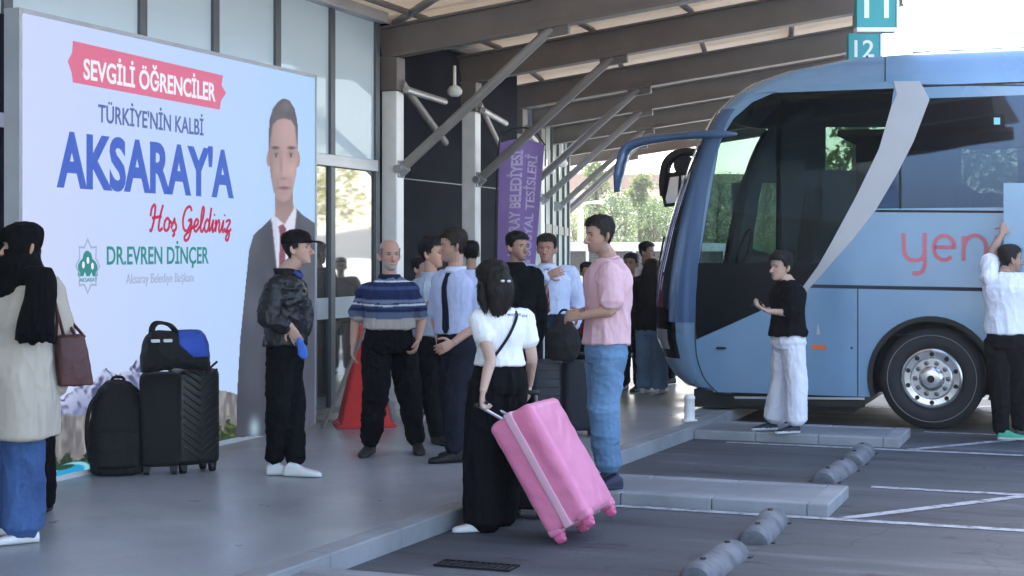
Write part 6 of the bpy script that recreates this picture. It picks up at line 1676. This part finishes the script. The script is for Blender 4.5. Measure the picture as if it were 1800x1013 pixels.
tl = [  # px of trunk, depth, prototype, scale, label
 (1008, 74, 1, .72, 'low green tree behind the white minibus left of the pale lamp post'), (1048, 82, 2, 1.05, 'tall pointed tree right of the pale lamp post'),
 (1075, 76, 0, .85, 'dark round tree beyond the man in the pink shirt'), (1100, 84, 1, .95, 'light green tree under the tip of the bus mirror'),
 (1126, 78, 2, 1.00, 'pointed green tree between the two bus mirrors'), (1148, 72, 0, .80, 'dark tree behind the far bus mirror'),
 (1172, 80, 1, .92, 'leafy green tree beside the bus windscreen'), (1195, 76, 0, .9, 'dark tree seen through the bus windscreen'),
 (1225, 84, 1, 1., 'pale green tree seen through the cab of the bus'), (1262, 78, 0, 1., 'dark tree seen through the cab beside the door pillar'),
 (1300, 82, 1, 1.05, 'broad green tree seen through the driver window'), (1345, 76, 0, 1.0, 'dense dark tree seen through the driver window'),
 (1420, 70, 1, 1.1, 'green tree behind the bus'), (1500, 66, 2, 1.5, 'tall pointed tree seen through the upper bus windows'), (1580, 76, 0, 1.2, 'dark tree behind the bus wheel'), (1700, 70, 1, 1.5, 'broad tree seen through the passenger window'), (1790, 72, 0, 1.4, 'dark tree at the edge behind the passenger window')]
used = [False] * 4
for i, (px, d, k, s, lb) in enumerate(tl):
    o = protos[k] if not used[k] else copy_tree(protos[k]); used[k] = True
    p = W(px, HZ, d); o.location = (p[0], p[1], -.16); o.scale = (s, s, s * random.uniform(.92, 1.08)); o.rotation_euler = (0, 0, random.uniform(0, 6.28))
    tag(o, lb, 'tree', 'trees beyond the station yard')
for i, (x, y, s, lb) in enumerate(((15, 40, 1.15, 'golden tree mirrored in the lower glass pane'), (18, 44, 1.3, 'tall golden tree mirrored in the glass beside the screen'), (13, 47, 1.0, 'smaller golden tree mirrored behind the tall one'))):
    o = protos[3] if i == 0 else copy_tree(protos[3]); o.location = (x, y, -.16); o.scale = (s, s, s); o.rotation_euler = (0, 0, i * 2.)
    tag(o, lb, 'tree', 'golden trees across the yard')
# long pale building with a brown roof band on the rise behind the trees
FAR1 = M('far_cream_wall', (.55, .42, .32), .8, var=.1); FAR2 = M('far_brown_roof', (.26, .13, .09), .8, var=.15); FARW = M('far_window', (.10, .10, .12), .3)
fb = empty('distant_building', W(1120, HZ, 150) * (1, 1, 0), 'long pale building with a brown roof band beyond the trees', 'building')
def vplane(px0, px1, y0, y1, d, th):
    a = W(px0, HZ, d); b = W(px1, HZ, d); z0 = CAM[2] + (HZ - y0) / FPX * d; z1 = CAM[2] + (HZ - y1) / FPX * d
    c = (a + b) / 2; c[2] = (z0 + z1) / 2
    return MB().obox(c + FV * th / 2, (RV, FV, ZV), (np.linalg.norm(b - a) / 2, th / 2, abs(z1 - z0) / 2))
vplane(985, 1560, 332, 460, 150, 12).build('wall', FAR1, fb)
vplane(975, 1570, 306, 331.5, 149, 14).build('roof', FAR2, fb)
for k in range(16): vplane(1000 + k * 34, 1016 + k * 34, 348, 364, 149.9, .05).build('window', FARW, fb)
hl = []
for k in range(41):
    a = -1.1 + k * .055; R = 420
    hl.append((math.sin(a - TH * -1 * -1) * R + CAM[0], math.cos(a - TH) * R, 0, 14 + 9 * math.sin(k * .7) + 5 * math.sin(k * 1.9)))
V = [(x, y, -1) for x, y, _, z in hl] + [(x, y, z) for x, y, _, z in hl] + [(x * 1.25, y * 1.25, z * 1.2) for x, y, _, z in hl] + [(x * 1.5, y * 1.5, -1) for x, y, _, z in hl]
F = [[r * 41 + i, r * 41 + i + 1, (r + 1) * 41 + i + 1, (r + 1) * 41 + i] for r in range(3) for i in range(40)]
tag(obj('hills', V, F, M('dry_hill', (.36, .27, .20), .9, var=.2, scale=.02), smooth=True), kind='structure')
# pale lamp post
lpst = empty('lamp_post', W(1021, HZ, 55) * (1, 1, 0) - (0, 0, .16), 'cream lamp post standing before the trees', 'lamp post')
o0 = ORG[lpst.name]; CRM = M('cream_paint', (.62, .55, .42), .5)
MB().tube([o0, o0 + (0, 0, .5), o0 + (0, 0, 3.3)], [.14, .12, .10], 10).build('post', CRM, lpst, smooth=True, sharp=40)
MB().tube([o0 + (0, 0, 3.3), o0 + (.1, 0, 3.5), o0 + (.5, 0, 3.55)], .04, 8).obox(o0 + np.array([.62, 0, 3.54]), np.eye(3), (.2, .09, .05), 0, .03).build('lamp_head', CRM, lpst, smooth=True, sharp=40)
# parked minibuses far off
CARW = M('white_car_paint', (.72, .73, .74), .3, coat=.5, var=.03); CARG = M('dark_car_glass', (.02, .022, .028), .08, spec=.8); TYRE = M('tyre_rubber', (.018, .018, .02), .8, var=.2); GREENP = M('green_car_paint', (.03, .30, .20), .35, coat=.4, var=.05)
def minibus(px, d, ang, lb, L=5.6, Hh=2.02, band=None, grp=None):
    p = W(px, HZ, d); p[2] = -.15
    e = empty('parked_minibus', p, lb, 'minibus', grp)
    a = math.radians(ang); X = RV * math.cos(a) + FV * math.sin(a); Y = np.cross(ZV, X)
    prof = [(-L / 2, .35), (-L / 2, Hh * .93), (-L / 2 + .15, Hh), (L / 2 - 1.3, Hh), (L / 2 - .95, Hh * .95), (L / 2 - .35, Hh * .52), (L / 2 - .02, Hh * .44), (L / 2, .6), (L / 2 - .06, .35)]
    V, F = plate([[p + X * u - Y * .95 + ZV * z for u, z in prof]], Y * 1.9); obj('body', V, F, band or CARW, e)
    for s in (-1, 1):
        for (u0, u1) in ((-L / 2 + .25, -L / 2 + 1.5), (-L / 2 + 1.6, -L / 2 + 2.9), (-L / 2 + 3.0, L / 2 - 1.05)):
            MB().obox(p + X * (u0 + u1) / 2 + Y * s * .956 + ZV * Hh * .73, (X, Y, ZV), ((u1 - u0) / 2, .006, Hh * .15), 0, .004).build('window', CARG, e)
        for u in (-L / 2 + 1., L / 2 - .95):
            V, F = lathe(p + X * u + Y * s * .72 + ZV * .34, Y * s, [(.2, 0), (.33, .02), (.34, .1), (.33, .2), (.2, .25), (.19, .22), (.02, .22)], 20); obj('wheel', V, F, TYRE, e, True, sharp=40)
    n = unit(X * .43 * Hh + ZV * .6)
    MB().obox(p + X * (L / 2 - .62) + ZV * Hh * .735 + n * .02, (np.cross(n, Y), Y, n), (.42, .82, .01), 0, .004).build('windscreen', CARG, e)
    for s in (-1, 1): MB().obox(p + X * (L / 2 - .01) + Y * s * .7 + ZV * Hh * .36, (X, Y, ZV), (.03, .16, .08), 0, .02).build('headlight', SIGNW, e)
minibus(1012, 41, 205, 'white minibus parked behind the man in the patterned tie', grp='minibuses parked beyond the platform')
minibus(1110, 46, 190, 'white minibus parked behind the man in the pink shirt', grp='minibuses parked beyond the platform')
minibus(1180, 50, 185, 'green minibus seen beside the bus windscreen', band=GREENP, grp='minibuses parked beyond the platform')
# glazed far wing of the terminal
fw = empty('glazed_wing', W(965, HZ, 30) * (1, 1, 0), 'far glazed wing of the terminal seen past the purple banner', 'building')
A = W(925, HZ, 25) * (1, 1, 0); B = W(996, HZ, 33) * (1, 1, 0); dr = unit(B - A); nn = np.array([dr[1], -dr[0], 0]); Lw = np.linalg.norm(B - A)
MILK = glass_mirror('milky_glass', (.42, .50, .46), .25, (.9, 1., .95), .08)
for z0, z1 in ((.1, 1.95), (2.12, 4.0)):
    for k in range(6):
        c = A + dr * Lw * (k + .5) / 6 + ZV * (z0 + z1) / 2
        MB().obox(c, (dr, nn, ZV), (Lw / 12 - .03, .02, (z1 - z0) / 2)).build('pane', MILK, fw)
m = MB()
for k in range(7): m.obox(A + dr * Lw * k / 6 + ZV * 2.05, (dr, nn, ZV), (.029 if k < 6 else .12, .07, 2.05))
m.build('mullion', DKALU, fw)
MB().obox(A + dr * Lw / 2 + ZV * 2.03, (dr, nn, ZV), (Lw / 2 - .13, .055, .085)).build('transom', DKALU, fw)
MB().obox(A + dr * Lw / 2 - nn * 2.6 + ZV * 2., (dr, nn, ZV), (Lw / 2 - .1, 2.5, 2.0)).build('wall', NAVY, fw)

# the air of the yard: a thin even haze
m = bpy.data.materials.new('thin_haze'); m.use_nodes = True; t = m.node_tree
t.nodes.remove(t.nodes['Principled BSDF']); pv = t.nodes.new('ShaderNodeVolumePrincipled')
pv.inputs['Color'].default_value = (.92, .93, .95, 1); pv.inputs['Density'].default_value = HAZE; pv.inputs['Anisotropy'].default_value = .3
t.links.new(pv.outputs[0], t.nodes['Material Output'].inputs['Volume'])
tag(MB().box((-500, -500, -1.2), (500, 650, 60)).build('haze', m), kind='stuff')
